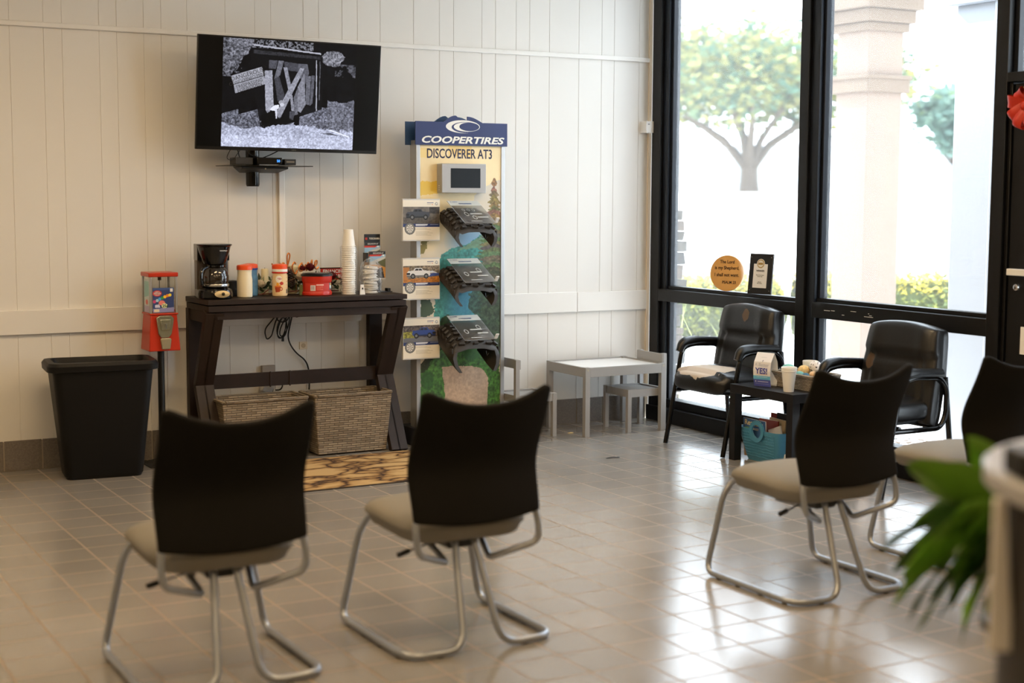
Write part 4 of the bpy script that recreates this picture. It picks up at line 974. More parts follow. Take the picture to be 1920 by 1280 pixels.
b = MB(); loft(b, [rrect(.270, .158, .055, .578), rrect(.288, .172, .06, .582), rrect(.290, .174, .06, .612), rrect(.278, .164, .055, .628), rrect(.248, .138, .05, .630), rrect(.235, .125, .045, .600), rrect(.232, .122, .045, .56)], False, False); b.build('rim', M_binpl, tc_)
# ================================================================ TYRE DISPLAY STAND
ds = thing('tyre_display', 'tall tyre display stand with navy header and printed mountain road panel', 'display stand', (-1.515, -.20, 0))
HX = .279
MB().box(-HX, HX, -.045, .03, .10, 1.83).build('core_panel', mat('panel_tan', rgb(150, 134, 116), .6), ds, smooth=False)
for sx in (-1, 1):
    x0 = sx*(HX+.012); MB().box(x0-.014, x0+.014, -.052, .035, .02, 1.84).build('side_rail', M_alum, ds, bevel=.003)
b = MB(); b.hexa([(-.36, -.16, 0), (.285, -.16, 0), (.285, .16, 0), (-.36, .16, 0)], [(-.33, -.12, .10), (.27, -.12, .10), (.27, .14, .10), (-.33, .14, .10)]); b.build('foot_box', mat('dark_navy_base', rgb(16, 18, 30), .5), ds, bevel=.004)
cv = Canvas(150, 420, 787, 275, 940, 806, (244, 224, 176))
n = cv.noise(6, 14, 5); f_ = cv.noise(60, 170, 2); X, Y = cv.X, cv.Y
cv.a = cv.a*(.96+n[..., None]*.08)
cv.put((Y < 300+ (n-.5)*60) & (abs(X-862) < 22), (244, 206, 110), .55); cv.put((Y > 283) & (Y < 300) & (X < 805), (244, 214, 120), .5)
cv.poly([(787, 345), (822, 343), (826, 366), (787, 372)], (238, 200, 70), .9, jit=6)
cv.put(np.clip((Y-350)/120, 0, 1) > 0, (214, 206, 190), np.clip((Y-350)/140, 0, 1)*.8)
cv.ell(800, 420, 40, 60, (240, 206, 120), .6, soft=1.0)
cv.poly([(912, 352), (926, 344), (940, 339), (940, 420), (880, 420), (890, 370)], (216, 206, 188), 1, jit=3)
cv.ell(880, 455, 50, 45, (128, 172, 204), .9, soft=1.0)
cv.poly([(815, 800), (815, 500), (830, 480), (850, 468), (875, 464), (905, 444), (915, 440), (915, 800)], (66, 142, 132), 1, jit=8, tex=.35)
cv.poly([(850, 480), (905, 446), (940, 440), (940, 480), (880, 470)], (150, 158, 110), .6, jit=8)
cv.ell(865, 570, 40, 60, (70, 140, 176), .8, soft=1.0); cv.ell(830, 540, 22, 50, (60, 134, 124), .6, soft=.8)
cv.poly([(787, 440), (795, 430), (802, 448), (799, 475), (787, 480)], (120, 112, 50), .9, jit=14)
cv.poly([(787, 560), (806, 566), (812, 590), (800, 600), (787, 600)], (50, 74, 52), .9, jit=14)
rr = random.Random(6)
for i in range(46):        # tall spruce at the right
    t = i/45; y = 343+t*330; w_ = min(34, 2+78*t)+rr.uniform(-2, 5); c = ((118, 96, 62) if t < .25 else (94, 94, 62) if t < .5 else (58, 72, 46))
    cv.poly([(927-w_, y+4), (927, y-6), (927+w_, y+4), (927+w_*.5, y+9), (927-w_*.4, y+9)], tuple(k*rr.uniform(.8, 1.25) for k in c), .9, jit=5, tex=.4)
cv.poly([(880, 560), (910, 540), (940, 530), (940, 700), (905, 640), (880, 580)], (52, 70, 48), .8, jit=16, tex=.5)
cv.poly([(823, 800), (823, 610), (835, 595), (845, 600), (848, 640), (845, 800)], (44, 70, 34), 1, jit=12, tex=.5)
cv.poly([(787, 806), (787, 700), (812, 668), (845, 655), (880, 630), (905, 650), (940, 690), (940, 806)], (64, 108, 42), 1, jit=10, tex=.55)
cv.poly([(787, 690), (800, 672), (812, 680), (800, 700), (787, 705)], (36, 42, 26), .9, jit=8)
cv.ell(885, 672, 20, 16, (48, 92, 40), .8, soft=.5); cv.ell(800, 720, 14, 22, (40, 84, 34), .7, soft=.5)
cv.poly([(827, 697), (850, 694), (875, 697), (905, 703), (917, 722), (912, 806), (838, 806), (832, 730)], (186, 160, 136), 1, jit=4, tex=.12)
cv.mesh('mural_print', (-HX, -.0462, 1.818), (2*HX, 0, 0), (0, 0, -1.708), M_print, ds)
text('panel_words', 'DISCOVERER AT3', .080, M_navyink, ds, (-.008, -.0470, 1.760), bold=.0012, fit=.445)
# header board with its swoosh
hd = MB(); sx_ = .628/733
def HP(px, py): return ((px-209-366.5)*sx_-.0, (300-py)*sx_*.86+1.812)
out = [(209, 300), (942, 300), (942, 110), (738, 110)]
for k in range(9):
    t = k/8; out.append((738-(738-617)*t, 110-(48)*math.sin(t*PI/2)**1.0))
out += [(617, 98), (600, 92), (560, 84), (525, 56)]
for k in range(1, 9):
    t = k/8; out.append((525-(95)*t, 56+54*(1-math.cos(t*PI/2))))
out += [(209, 110)]
hp_ = [HP(*p) for p in out]
hd.prism(hp_, -.062, -.054)
hdo = hd.build('header_board', M_navy, ds, smooth=False)
MB().prism([(x-.028, z) for x, z in hp_], .02, .026).build('rear_header', mat('teal_board', rgb(34, 66, 104), .5), ds, smooth=False)
def disc(cx, cy, rx, ry, y, m, nm):
    b = MB(); b.add([(HP(cx+rx*math.cos(2*PI*k/40), 0)[0], y, HP(0, cy+ry*math.sin(2*PI*k/40))[1]) for k in range(40)], [tuple(range(40))]); b.build(nm, m, hdo, smooth=False)
disc(582, 145, 136, 53, -.0624, M_wink, 'swoosh'); disc(604, 151, 113, 45, -.0628, M_navy, 'swoosh_inner'); disc(612, 147, 104, 38, -.0632, M_wink, 'swoosh'); disc(632, 145, 80, 35, -.0636, M_navy, 'swoosh_inner')
text('header_words', 'COOPERTIRES', .056, M_wink, hdo, (0, -.0634, 1.843), shear=.25, bold=.0016, fit=.565)
# grey media player
mp_ = MB(); mp_.box(-.165, .138, -.115, -.047, 1.526, 1.702); mo = mp_.build('media_player', M_silver, ds, bevel=.004)
MB().box(-.105, .098, -.1155, -.114, 1.556, 1.674).build('player_screen', M_screen, mo, smooth=False)
b = MB(); [b.cbox((-.166, -.08, 1.545+i*.012), (.003, .012, .004)) for i in range(3)]; b.build('player_buttons', M_wink, mo, smooth=False)
# brochure frames
def truck(cv, col, x0, y0, s, flip=False, dk=(30, 30, 34)):
    f = lambda pts: [((x0+(60-x if flip else x)*s), y0+y*s) for x, y in pts]
    cv.poly(f([(2, 14), (6, 9), (18, 8), (22, 2), (38, 2), (42, 8), (58, 9), (59, 18), (56, 22), (4, 24), (2, 20)]), col)
    cv.poly(f([(21, 8), (24, 3.5), (30, 3.5), (30, 8)]), dk); cv.poly(f([(31.5, 8), (31.5, 3.5), (37, 3.5), (40, 8)]), dk)
    cv.poly(f([(2, 13), (10, 13), (10, 19), (2, 19)]), dk); cv.poly(f([(2, 20), (14, 20), (14, 24), (3, 24)]), tuple(c*.5 for c in col)); cv.poly(f([(20, 20), (46, 20), (46, 23), (20, 23)]), tuple(c*.5 for c in col))
    for wx in (17, 49):
        q = f([(wx, 22)])[0]; cv.ell(q[0], q[1], 5.6*s, 6.6*s, (20, 20, 22)); cv.ell(q[0], q[1], 3*s, 3.6*s, (120, 120, 122))
def card(z, kind, label, nm):
    cv = Canvas(96, 108, 0, 0, 70, 78, (240, 234, 220))
    if kind == 0:
        cv.poly([(0, 13), (70, 13), (70, 46), (0, 46)], (112, 106, 100)); cv.a = np.where(((cv.Y > 13) & (cv.Y < 46))[..., None], cv.a*(.6+.8*cv.noise(10, 8, 4)[..., None]), cv.a); cv.poly([(50, 14), (70, 14), (70, 27), (50, 26)], (60, 56, 56), 1, tex=.6); cv.poly([(0, 34), (70, 32), (70, 46), (0, 46)], (84, 78, 72), .8, tex=.3)
        truck(cv, (64, 68, 78), 4, 16, .80)
    elif kind == 1:
        cv.poly([(0, 13), (70, 13), (70, 46), (0, 46)], (126, 112, 92), 1, tex=.7); cv.poly([(0, 16), (12, 16), (8, 46), (0, 46)], (186, 124, 60)); cv.poly([(0, 40), (70, 34), (70, 46), (0, 46)], (190, 124, 52), 1, tex=.3)
        cv.poly([(44, 29), (68, 28), (70, 33), (46, 35)], (60, 82, 150)); cv.poly([(44, 27), (56, 23), (66, 28)], (214, 220, 228)); truck(cv, (226, 226, 226), 5, 16, .80)
    else:
        cv.poly([(0, 13), (70, 13), (70, 46), (0, 46)], (90, 80, 74), 1, tex=.8); cv.poly([(0, 26), (24, 24), (24, 38), (0, 38)], (150, 146, 60), 1, tex=.5); cv.poly([(0, 38), (70, 36), (70, 46), (0, 46)], (110, 112, 120)); truck(cv, (46, 70, 140), 16, 16, .80, flip=True)
    cv.poly([(0, 46), (70, 46), (70, 53), (0, 53)], (36, 54, 112)); cv.poly([(24, 47), (48, 47), (46, 49.5), (24, 49.5)], (220, 224, 236)); cv.poly([(52, 47.4), (68, 47.4), (68, 48.4), (52, 48.4)], (180, 188, 214)); cv.poly([(24, 50.6), (42, 50.6), (42, 51.6), (24, 51.6)], (180, 188, 214))
    for i in range(7):
        if i != 2: cv.poly([(24, 55+i*2.3), (46+(i*7) % 17, 55+i*2.3), (46+(i*7) % 17, 55.8+i*2.3), (24, 55.8+i*2.3)], (190, 184, 170))
    cv.ell(13, 56, 10.2, 11.6, (92, 92, 92)); cv.ell(13, 56, 9, 10.4, (120, 120, 118)); cv.ell(13, 56, 6.6, 8, (226, 222, 214)); 
    for k in range(8):
        a = 2*PI*k/8; cv.poly([(13+.8*math.cos(a+1.5), 56+.8*math.sin(a+1.5)), (13+6*math.cos(a-.2), 56+7.4*math.sin(a-.2)), (13+6*math.cos(a+.15), 56+7.4*math.sin(a+.15))], (132, 130, 126))
    cv.ell(64, 7, 2.6, 3.2, (150, 150, 150)); cv.ell(64, 7, 1.6, 2, (226, 226, 220)); cv.poly([(46, 4.5), (58, 4.5), (58, 5.7), (46, 5.7)], (90, 100, 140)); cv.poly([(46, 8), (54, 8), (54, 8.8), (46, 8.8)], (170, 170, 170)); cv.ell(56, 8.4, .9, .9, (214, 110, 80))
    fr_ = MB(); fr_.box(-.412, -.163, -.085, -.068, z-.253, z); o = fr_.build('brochure_frame', mat('frame_grey', rgb(206, 206, 204), .4), ds, bevel=.002); lab(o, label)
    cv.mesh('card_print', (-.409, -.0856, z-.008), (.243, 0, 0), (0, 0, -.237), M_print, o)
card(1.490, 0, 'brochure frame with grey pickup truck', 0); card(1.137, 1, 'brochure frame with white pickup truck and boat', 1); card(.777, 2, 'brochure frame with blue pickup truck', 2)
# tyre sections
def tyre(zt, scale, label, df=1.0):
    xo = -.02
    root = None; b = MB()
    # inverted U profile : x, drop, normal thickness
    prof = [(-.112, -.190), (-.136, -.14), (-.143, -.09), (-.134, -.045), (-.112, -.015), (-.06, -.002), (0, 0), (.06, -.002), (.112, -.015), (.134, -.045), (.143, -.09), (.136, -.14), (.112, -.190)]
    prof = [(x, z*.66*df if z < -.02 else z) for x, z in prof]
    inn = [(x*.84, z-.022 if abs(x) < .12 and z > -.1 else z) for x, z in prof]
    NA = 9
    def P(px, pz, t):  # t 0 at the panel .. 1 front, arc slopes down; sidewalls shorten at the ends
        y = -.065-.215*t; zz = zt-.120*t**1.7+.0
        dr = pz if pz > -.02 else pz*(.55+.5*math.sin(PI*min(1, .25+t*.55)))
        rot = .0
        return (xo+px+(.0)*t, y+dr*.18, zz+dr)
    v = []; f = []; m_ = len(prof)
    for i in range(NA+1):
        t = i/NA
        for q in (prof, inn):
            for x, z in q: v.append(P(x*scale, z*scale, t))
    st_ = 2*m_
    for i in range(NA):
        for k in range(m_-1):
            f.append((i*st_+k, i*st_+k+1, (i+1)*st_+k+1, (i+1)*st_+k)); f.append((i*st_+m_+k, (i+1)*st_+m_+k, (i+1)*st_+m_+k+1, i*st_+m_+k+1))
        f.append((i*st_, (i+1)*st_, (i+1)*st_+m_, i*st_+m_)); f.append((i*st_+m_-1, i*st_+2*m_-1, (i+1)*st_+2*m_-1, (i+1)*st_+m_-1))
    for i in (0, NA):
        for k in range(m_-1): f.append((i*st_+k, i*st_+k+1, i*st_+m_+k+1, i*st_+m_+k))
    b.add(v, f); o = b.build('tyre_section', M_rubber, ds, angle=50); lab(o, label)
    tb_ = MB(); rr_ = random.Random(int(zt*100))
    for r in range(6):
        for c, (xc, wd_) in enumerate(((-.122, .030), (-.082, .036), (-.040, .036), (.0, .034), (.040, .036), (.082, .036), (.122, .030))):
            t = (r+.5)/6+(.04 if c % 2 else -.03); t = min(.97, max(.03, t)); drop = -.004 if abs(xc) < .1 else -.022
            p = Vector(P(xc*scale, drop*scale, t)); p2 = Vector(P(xc*scale, drop*scale, min(1, t+.02))); ang = math.atan2(p2.z-p.z, -(p2.y-p.y))
            tb_.cbox(p+Vector((0, 0, .0005)), (wd_*.94*scale, .0345, .013), (ang, (0 if abs(xc) < .1 else (.6 if xc > 0 else -.6)), rr_.choice((-.22, .22)) if 0 < c < 6 else 0))
    for s_ in (-1, 1):
        for r in range(5):
            t = .1+r*.2; p = P(s_*.141*scale, -.05*scale, t); tb_.cbox(p, (.008, .030, .030), (0, 0, 0))
    tb_.build('tread_blocks', M_rubber, o, bevel=.0015)
    a = Vector((xo-.105, -.10, zt+.045)); bb = Vector((xo+.105, -.10, zt+.045)); fr1 = Vector((xo+.115, -.325, zt-.085)); fl1 = Vector((xo-.095, -.325, zt-.085))
    nrm = (bb-a).cross(fl1-a).normalized()*.0015
    pl = MB(); pl.hexa([a-nrm, bb-nrm, fr1-nrm, fl1-nrm], [a+nrm, bb+nrm, fr1+nrm, fl1+nrm]); po = pl.build('info_plate', M_acr, o, smooth=False)
    ov = MB(); up = nrm*1.6 if nrm.z > 0 else -nrm*1.6
    def Q(u, w): return a*(1-u)*(1-w)+bb*u*(1-w)+fr1*u*w+fl1*(1-u)*w+up
    def quad(u0, u1, w0, w1, k): ov.use(k).add([Q(u0, w0), Q(u1, w0), Q(u1, w1), Q(u0, w1)], [(0, 1, 2, 3)])
    quad(0, 1, 0, .22, 0); quad(.08, .11, .04, .08, 1); quad(.3, .72, .11, .16, 1); quad(.14, .30, .04, .07, 1)
    for (cu, cw) in ((.28, .42), (.44, .42), (.60, .42), (.28, .60), (.46, .75)) if scale < 1.02 else ((.72, .5), (.24, .66)):
        rr0 = .06*(.7 if cw < .5 and scale < 1.02 else 1.1)
        ov.use(0).add([Q(cu+r_*rr0*math.cos(k*PI/8), cw+r_*rr0*1.3*math.sin(k*PI/8)) for r_ in (1, .74) for k in range(16)], [(k, (k+1) % 16, (k+1) % 16+16, k+16) for k in range(16)])
    quad(.40, .78, .57, .61, 0); quad(.56, .9, .72, .76, 0); quad(.25, .6, .90, .92, 0)
    ov.build('plate_print', [mat('plate_white', rgb(196, 200, 198), .5), mat('plate_blue', rgb(96, 116, 160), .5)], po, smooth=False, clean=False)
    MB().cbox(fr1+Vector((.0, -.006, .018)), (.022, .006, .04), (.7, 0, 0)).build('plate_clip', M_white, o, bevel=.002)
    hk = MB(); 
    for x_, t_ in ((-.10, .75), (.06, 1), (.10, .8)): hk.tube(fillet([P(x_*scale, -.04*scale, t_), Vector(P(x_*scale, -.04*scale, t_))+Vector((0, -.01, -.03)), Vector(P(x_*scale, -.04*scale, t_))+Vector((.012, -.01, -.012))], .008), .0015, 5)
    hk.build('wire_hook', M_dark, o)
tyre(1.432, 1.0, 'topmost black tyre tread section'); tyre(1.082, 1.03, 'middle black tyre tread section'); tyre(.735, 1.12, 'lowest black tyre tread section', 1.35)

# ================================================================ KIDS TABLE AND CHAIRS
kt = thing('kids_table', 'low grey childrens table with white top in the corner by the window', 'table', (-.474, -.288, 0))
kx, ky = .306, .240
for sx in (-1, 1):
    for sy in (-1, 1): 
        x = sx*(kx-.017); y = sy*(ky-.017); MB().box(x-.017, x+.017, y-.017, y+.017, 0, .440).build('leg', M_greyp, kt, bevel=.001)
        if sy < 0: b = MB(); b.lathe([(.006, 0), (.006, .0015), (0, .0015)], 10, Matrix.Translation((x, y-.017, .423)) @ Matrix.Rotation(PI/2, 4, 'X')); b.build('screw', mat('dull_screw', rgb(170, 160, 140), .4), kt)
for sy in (-1, 1): MB().box(-kx+.034, kx-.034, sy*(ky-.009)-.009, sy*(ky-.009)+.009, .378, .438).build('rail', M_greyp, kt, bevel=.001)
for sx in (-1, 1): MB().box(sx*(kx-.009)-.009, sx*(kx-.009)+.009, -ky+.034, ky-.034, .378, .438).build('rail', M_greyp, kt, bevel=.001)
MB().box(-kx+.018, kx-.018, -ky+.018, ky-.018, .418, .430).build('table_top', M_whitep, kt, smooth=False)
def kchair(name, label, loc, rz, grp):
    """faces local -y"""
    o = thing(name, label, 'chair', loc, rz, grp); a, c = .132, .135
    for sx in (-1, 1):
        MB().box(sx*a-.014, sx*a+.014, -c-.014, -c+.014, 0, .276).build('leg', M_greyp, o, bevel=.001); MB().box(sx*a-.014, sx*a+.014, c-.014, c+.014, 0, .498).build('leg', M_greyp, o, bevel=.001)
        MB().box(sx*a-.010, sx*a+.010, -c+.014, c-.014, .226, .274).build('rail', M_greyp, o, smooth=False)
    MB().box(-a+.014, a-.014, -c-.010, -c+.010, .226, .274).build('rail', M_greyp, o, smooth=False); MB().box(-a+.014, a-.014, c-.010, c+.010, .226, .274).build('rail', M_greyp, o, smooth=False)
    MB().box(-a+.01, a-.01, -c+.01, c-.01, .256, .264).build('seat', M_greyp, o, smooth=False)
    MB().box(-a-.012, a+.012, c-.022, c-.010, .438, .496).build('backrest', M_greyp, o, bevel=.001)
    return o
kc = kchair('kids_chair', 'small grey childrens chair tucked under the right end of the childrens table', (-.288, -.350, 0), -PI/2, 'grey childrens chairs')
kc2 = dup(kc, (-1.062, -.255, 0), PI/2, 'small grey childrens chair left of the childrens table beside the tyre display')

# ================================================================ LEATHER ARMCHAIRS
def peel(base, nm, thr, lo, hi, axis, c2=(.50, .46, .42), scale=9):
    m = bpy.data.materials.new(nm); m.use_nodes = True; nt = m.node_tree; b = nt.nodes['Principled BSDF']; L = nt.links.new
    tc = nt.nodes.new('ShaderNodeTexCoord'); n = nt.nodes.new('ShaderNodeTexNoise'); n.inputs['Scale'].default_value = scale; n.inputs['Detail'].default_value = 6; L(tc.outputs['Object'], n.inputs['Vector'])
    # patch position : distance from a centre
    vm = nt.nodes.new('ShaderNodeVectorMath'); vm.operation = 'SUBTRACT'; L(tc.outputs['Object'], vm.inputs[0]); vm.inputs[1].default_value = lo
    vd = nt.nodes.new('ShaderNodeVectorMath'); vd.operation = 'DIVIDE'; L(vm.outputs[0], vd.inputs[0]); vd.inputs[1].default_value = hi
    ln = nt.nodes.new('ShaderNodeVectorMath'); ln.operation = 'LENGTH'; L(vd.outputs[0], ln.inputs[0])
    ad = nt.nodes.new('ShaderNodeMath'); ad.operation = 'MULTIPLY_ADD'; L(n.outputs['Fac'], ad.inputs[0]); ad.inputs[1].default_value = 1.1; L(ln.outputs['Value'], ad.inputs[2])
    cr = nt.nodes.new('ShaderNodeValToRGB'); cr.color_ramp.elements[0].position = thr; cr.color_ramp.elements[0].color = (1, 1, 1, 1); cr.color_ramp.elements[1].position = thr+.015; cr.color_ramp.elements[1].color = (0, 0, 0, 1)
    dv = nt.nodes.new('ShaderNodeMath'); dv.operation = 'MULTIPLY'; dv.inputs[1].default_value = .5; L(ad.outputs[0], dv.inputs[0]); L(dv.outputs[0], cr.inputs[0])
    mx = nt.nodes.new('ShaderNodeMix'); mx.data_type = 'RGBA'; L(cr.outputs[0], mx.inputs[0]); mx.inputs[6].default_value = (*rgb(22, 22, 23), 1); mx.inputs[7].default_value = (*c2, 1); L(mx.outputs[2], b.inputs['Base Color'])
    mr = nt.nodes.new('ShaderNodeMapRange'); mr.inputs[3].default_value = .33; mr.inputs[4].default_value = .85; L(cr.outputs[0], mr.inputs[0]); L(mr.outputs[0], b.inputs['Roughness'])
    n2 = nt.nodes.new('ShaderNodeTexNoise'); n2.inputs['Scale'].default_value = 60; L(tc.outputs['Object'], n2.inputs['Vector'])
    ah = nt.nodes.new('ShaderNodeMath'); ah.operation = 'MULTIPLY_ADD'; ah.inputs[1].default_value = -2.5; L(cr.outputs[0], ah.inputs[0]); L(n2.outputs['Fac'], ah.inputs[2])
    bp = nt.nodes.new('ShaderNodeBump'); bp.inputs['Strength'].default_value = .35; bp.inputs['Distance'].default_value = .0015; L(ah.outputs[0], bp.inputs['Height']); L(bp.outputs[0], b.inputs['Normal']); return m
def pillow(a, c, h, nx=28, ny=24, p=4.5, pr=None):
    """superellipsoid cushion, half sizes a,c,h"""
    def f(u, v):
        th = 2*PI*u; ph = PI*(v-.5); sg = lambda w, e: math.copysign(abs(w)**e, w)
        e = pr or 2/p; return (a*sg(math.cos(ph), e)*sg(math.cos(th), 2/p), c*sg(math.cos(ph), e)*sg(math.sin(th), 2/p), h*sg(math.sin(ph), .62))
    b = MB(); b.surf(f, nx*2, ny, closed_u=True); return b
M_seatp = peel(None, 'peeling_seat_leather', .68, (-.02, -.165, .475), (.26, .17, .075), 0, rgb(196, 182, 166))
M_back1 = peel(None, 'peeling_back_leather', .52, (.02, -.08, .19), (.06, .3, .085), 0, rgb(104, 88, 74), 14)
M_back2 = peel(None, 'worn_back_leather', .50, (-.19, -.1, .03), (.07, .3, .09), 0, rgb(84, 66, 50), 14)
def armchair(name, label, loc, rz, ms, mb_, grp):
    o = thing(name, label, 'armchair', loc, rz, grp)
    b = pillow(.262, .220, .060, pr=.38)
    for i, v in enumerate(b.v):
        d = Vector((v.x, v.y)); v.z += .018*math.cos(v.x*5)*(1 if v.z > 0 else .3)-(.02 if v.y < -.16 else 0)
        b.v[i] = v+Vector((0, -.045, .420))
    so = b.build('seat', ms, o, angle=180)
    b = MB(); b.box(-.2, .2, -.2, .14, .355, .368); b.build('seat_board', M_bplast, o)
    bk = MB(); NU, NV = 40, 34
    def side(sgn):
        def f(u, v):
            x = (u-.5)*2; z = (v-.5)*2
            cx = math.copysign(1-(1-abs(x))**1.6, x); cz = math.copysign(1-(1-abs(z))**1.7, z)
            xx = .272*cx*(1-.10*max(0, cz)); zz = .262*cz-.03*cx*cx*max(0, cz)**2
            e = max(0, 1-abs(x)**5)**.5*max(0, 1-abs(z)**6)**.5; th = .062*e
            if sgn < 0:
                th += .006*math.exp(-(abs(x)-.5)**2/.02)*e
                zs = .18+.08*max(0, abs(x)-.45)
                th -= .016*math.exp(-((z-zs)/.035)**2)*e          # seam across
                if z < zs: th -= .012*math.exp(-((abs(x)-.50-.12*(zs-z))/.045)**2)*e
                if abs(x) < .45 and z < zs: th += .003*math.sin(x*60+z*5)*max(0, 1-(zs-z)*1.6)*e
                if z > zs: th += .014*e
            return (xx, sgn*th, zz)
        return f
    bk.surf(side(-1), NU, NV); bk.surf(side(1), NU, NV)
    M_ = Matrix.Translation((0, .155, .605)) @ Matrix.Rotation(-.16, 4, 'X')
    bo = bk.build('backrest', mb_, o, angle=180); bo.matrix_local = M_
    MB().box(-.19, .19, .050, .066, -.20, .16).build('back_plate', M_bplast, bo, bevel=.01)
    for s_ in (-1, 1):
        b = MB(); x = s_*.285
        b.tube(fillet([(x, -.25, .004), (x, -.135, .585), (x, -.05, .608), (x, .13, .600), (x*.985, .185, .54), (x*.98, .185, .40), (x*.97, .15, .335), (x*.95, -.19, .335)], [.05, .08, .07, .08, .05, .06], 6), .0145, 12)
        b.build('side_frame', M_bgloss, o)
        b = MB(); b.tube(fillet([(x*.97, .175, .60), (x*.98, .20, .40), (x, .245, .004)], .05, 4), .0145, 12); b.build('rear_leg', M_bgloss, o)
        b = MB(); pts = fillet([(x, -.155, .565), (x, -.135, .620), (x, -.05, .632), (x, .14, .622)], .05, 7)
        n_ = len(pts); b.tube(pts, [.015+.014*math.sin(PI*min(1, .12+.88*i/(n_-1)*.92))**.5 for i in range(n_)], 14); b.build('armrest', M_leath, o)
    b = MB(); b.tube([(-.27, -.12, .35), (.27, -.12, .35)], .010, 8); b.tube([(-.27, .10, .345), (.27, .10, .345)], .010, 8); b.build('crossbar', M_bgloss, o)
    return o
armchair('leather_armchair', 'black leather armchair with badly peeled pale seat, below the wooden psalm sign', (-.215, -1.237, 0), -PI/2, M_seatp, M_back1, 'black leather armchairs by the window')
armchair('leather_armchair', 'black leather armchair with worn brown patches, right of the small black end table', (-.245, -2.565, 0), -PI/2, M_leath, M_back2, 'black leather armchairs by the window')

# ================================================================ END TABLE AND WHAT STANDS ON IT
et = thing('end_table', 'small square black-brown end table between the two leather armchairs', 'side table', (-.205, -1.835, 0))
ex, ey = .245, .275
MB().box(-ex, ex, -ey, ey, .390, .440).build('table_top', M_lack, et, bevel=.001)
for sx in (-1, 1):
    for sy in (-1, 1):
        x = sx*(ex-.025); y = sy*(ey-.025); MB().box(x-.025, x+.025, y-.025, y+.025, 0, .390).build('leg', M_lack, et, bevel=.001)
MB().box(.02, ex-.01, -ey+.01, -ey+.05, .0, .39).build('side_board', M_lack, et, smooth=False)
ET = .440
# tent card, bowed front and back
ang = math.atan2(-.34, -.94)+PI/2
tcd = thing('tent_card', 'white tent card reading A Better YES on the end table', 'tent card', (-.335, -1.735, ET), ang)
pts = [(-.030, 0), (-.040, .05), (-.043, .09), (-.034, .14), (0, .19), (.034, .14), (.043, .09), (.040, .05), (.030, 0)]
b = MB()
def sm(p, n=4):
    out = []
    for i in range(len(p)-1):
        for k in range(n): t = k/n; out.append((p[i][0]*(1-t)+p[i+1][0]*t, p[i][1]*(1-t)+p[i+1][1]*t))
    return out+[p[-1]]
pp = sm(pts); v = []
for y, z in pp: v += [(-.055, y, z), (.055, y, z)]
b.add(v, [(2*i, 2*i+1, 2*i+3, 2*i+2) for i in range(len(pp)-1)]); b.build('card', M_paper, tcd, solid=.0012, clean=False)
cv = Canvas(60, 100, 0, 0, 60, 100, (234, 232, 234)); cv.poly([(0, 68), (60, 68), (60, 80), (0, 80)], (110, 190, 232)); cv.poly([(0, 80), (60, 80), (60, 100), (0, 100)], (86, 96, 184)); cv.poly([(12, 72), (50, 72), (50, 73.5), (12, 73.5)], (210, 232, 244)); cv.poly([(14, 85), (52, 85), (52, 87), (14, 87)], (200, 204, 236)); cv.poly([(6, 92), (54, 92), (54, 93), (6, 93)], (150, 156, 214)); cv.poly([(10, 62), (50, 62), (50, 63.5), (10, 63.5)], (236, 180, 160)); cv.poly([(6, 86), (9, 83), (10, 84), (8, 86), (10, 88), (9, 89)], (236, 236, 248)); cv.poly([(20, 12), (40, 12), (40, 13), (20, 13)], (200, 200, 206)); cv.poly([(28, 22), (31, 18), (32, 22), (29, 26)], (150, 150, 160))
o = cv.mesh('card_print', (0, 0, 0), (1, 0, 0), (0, 0, -1), M_print, tcd)
front = pp[:17]
def fz(t):
    i = t*(len(front)-1); k = min(int(i), len(front)-2); f = i-k; return (front[k][0]*(1-f)+front[k+1][0]*f, front[k][1]*(1-f)+front[k+1][1]*f)
for vv in o.data.vertices:
    y, z = fz(1+vv.co.z); vv.co = (-.055+.11*vv.co.x, y-.0012, z)
text('card_words', 'YES!', .046, mat('violet_ink', rgb(84, 86, 168), .6), tcd, (0, -.0462, .088), xs=.92, bold=.0012)
text('card_small_words', 'A Better', .026, mat('grey_ink', rgb(190, 188, 196), .6), tcd, (0, -.0435, .124), rot=(PI/2-.2, 0, 0))
def cup(name, label, loc, n=1):
    o = thing(name, label, 'cup', loc); MB().lathe([(.0, .002), (.028, 0), (.0285, .004), (.040, .112), (.0425, .113), (.0425, .118), (.0415, .120), (.0425, .121), (.0435, .134), (.0425, .136), (.039, .134), (.028, .02), (0, .012)], 32).build('cup_body', M_foam, o); return o
cup('foam_cup', 'tall white foam cup at the front of the end table beside the tent card', (-.375, -1.985, ET))
cup('foam_cup', 'white foam cup standing behind the straw basket on the end table', (-.055, -1.79, ET))
bs = basket('straw_basket', 'pale woven straw basket of decorative eggs on the end table', -.29, -.075, -2.075, -1.735, .082, M_eggw, tp=.012, parent_loc=(0, 0, ET), wall=.012)
M_teal = mat('teal_egg', rgb(132, 196, 182), .5); M_spk = mat('speckled', rgb(232, 226, 220), .6); 
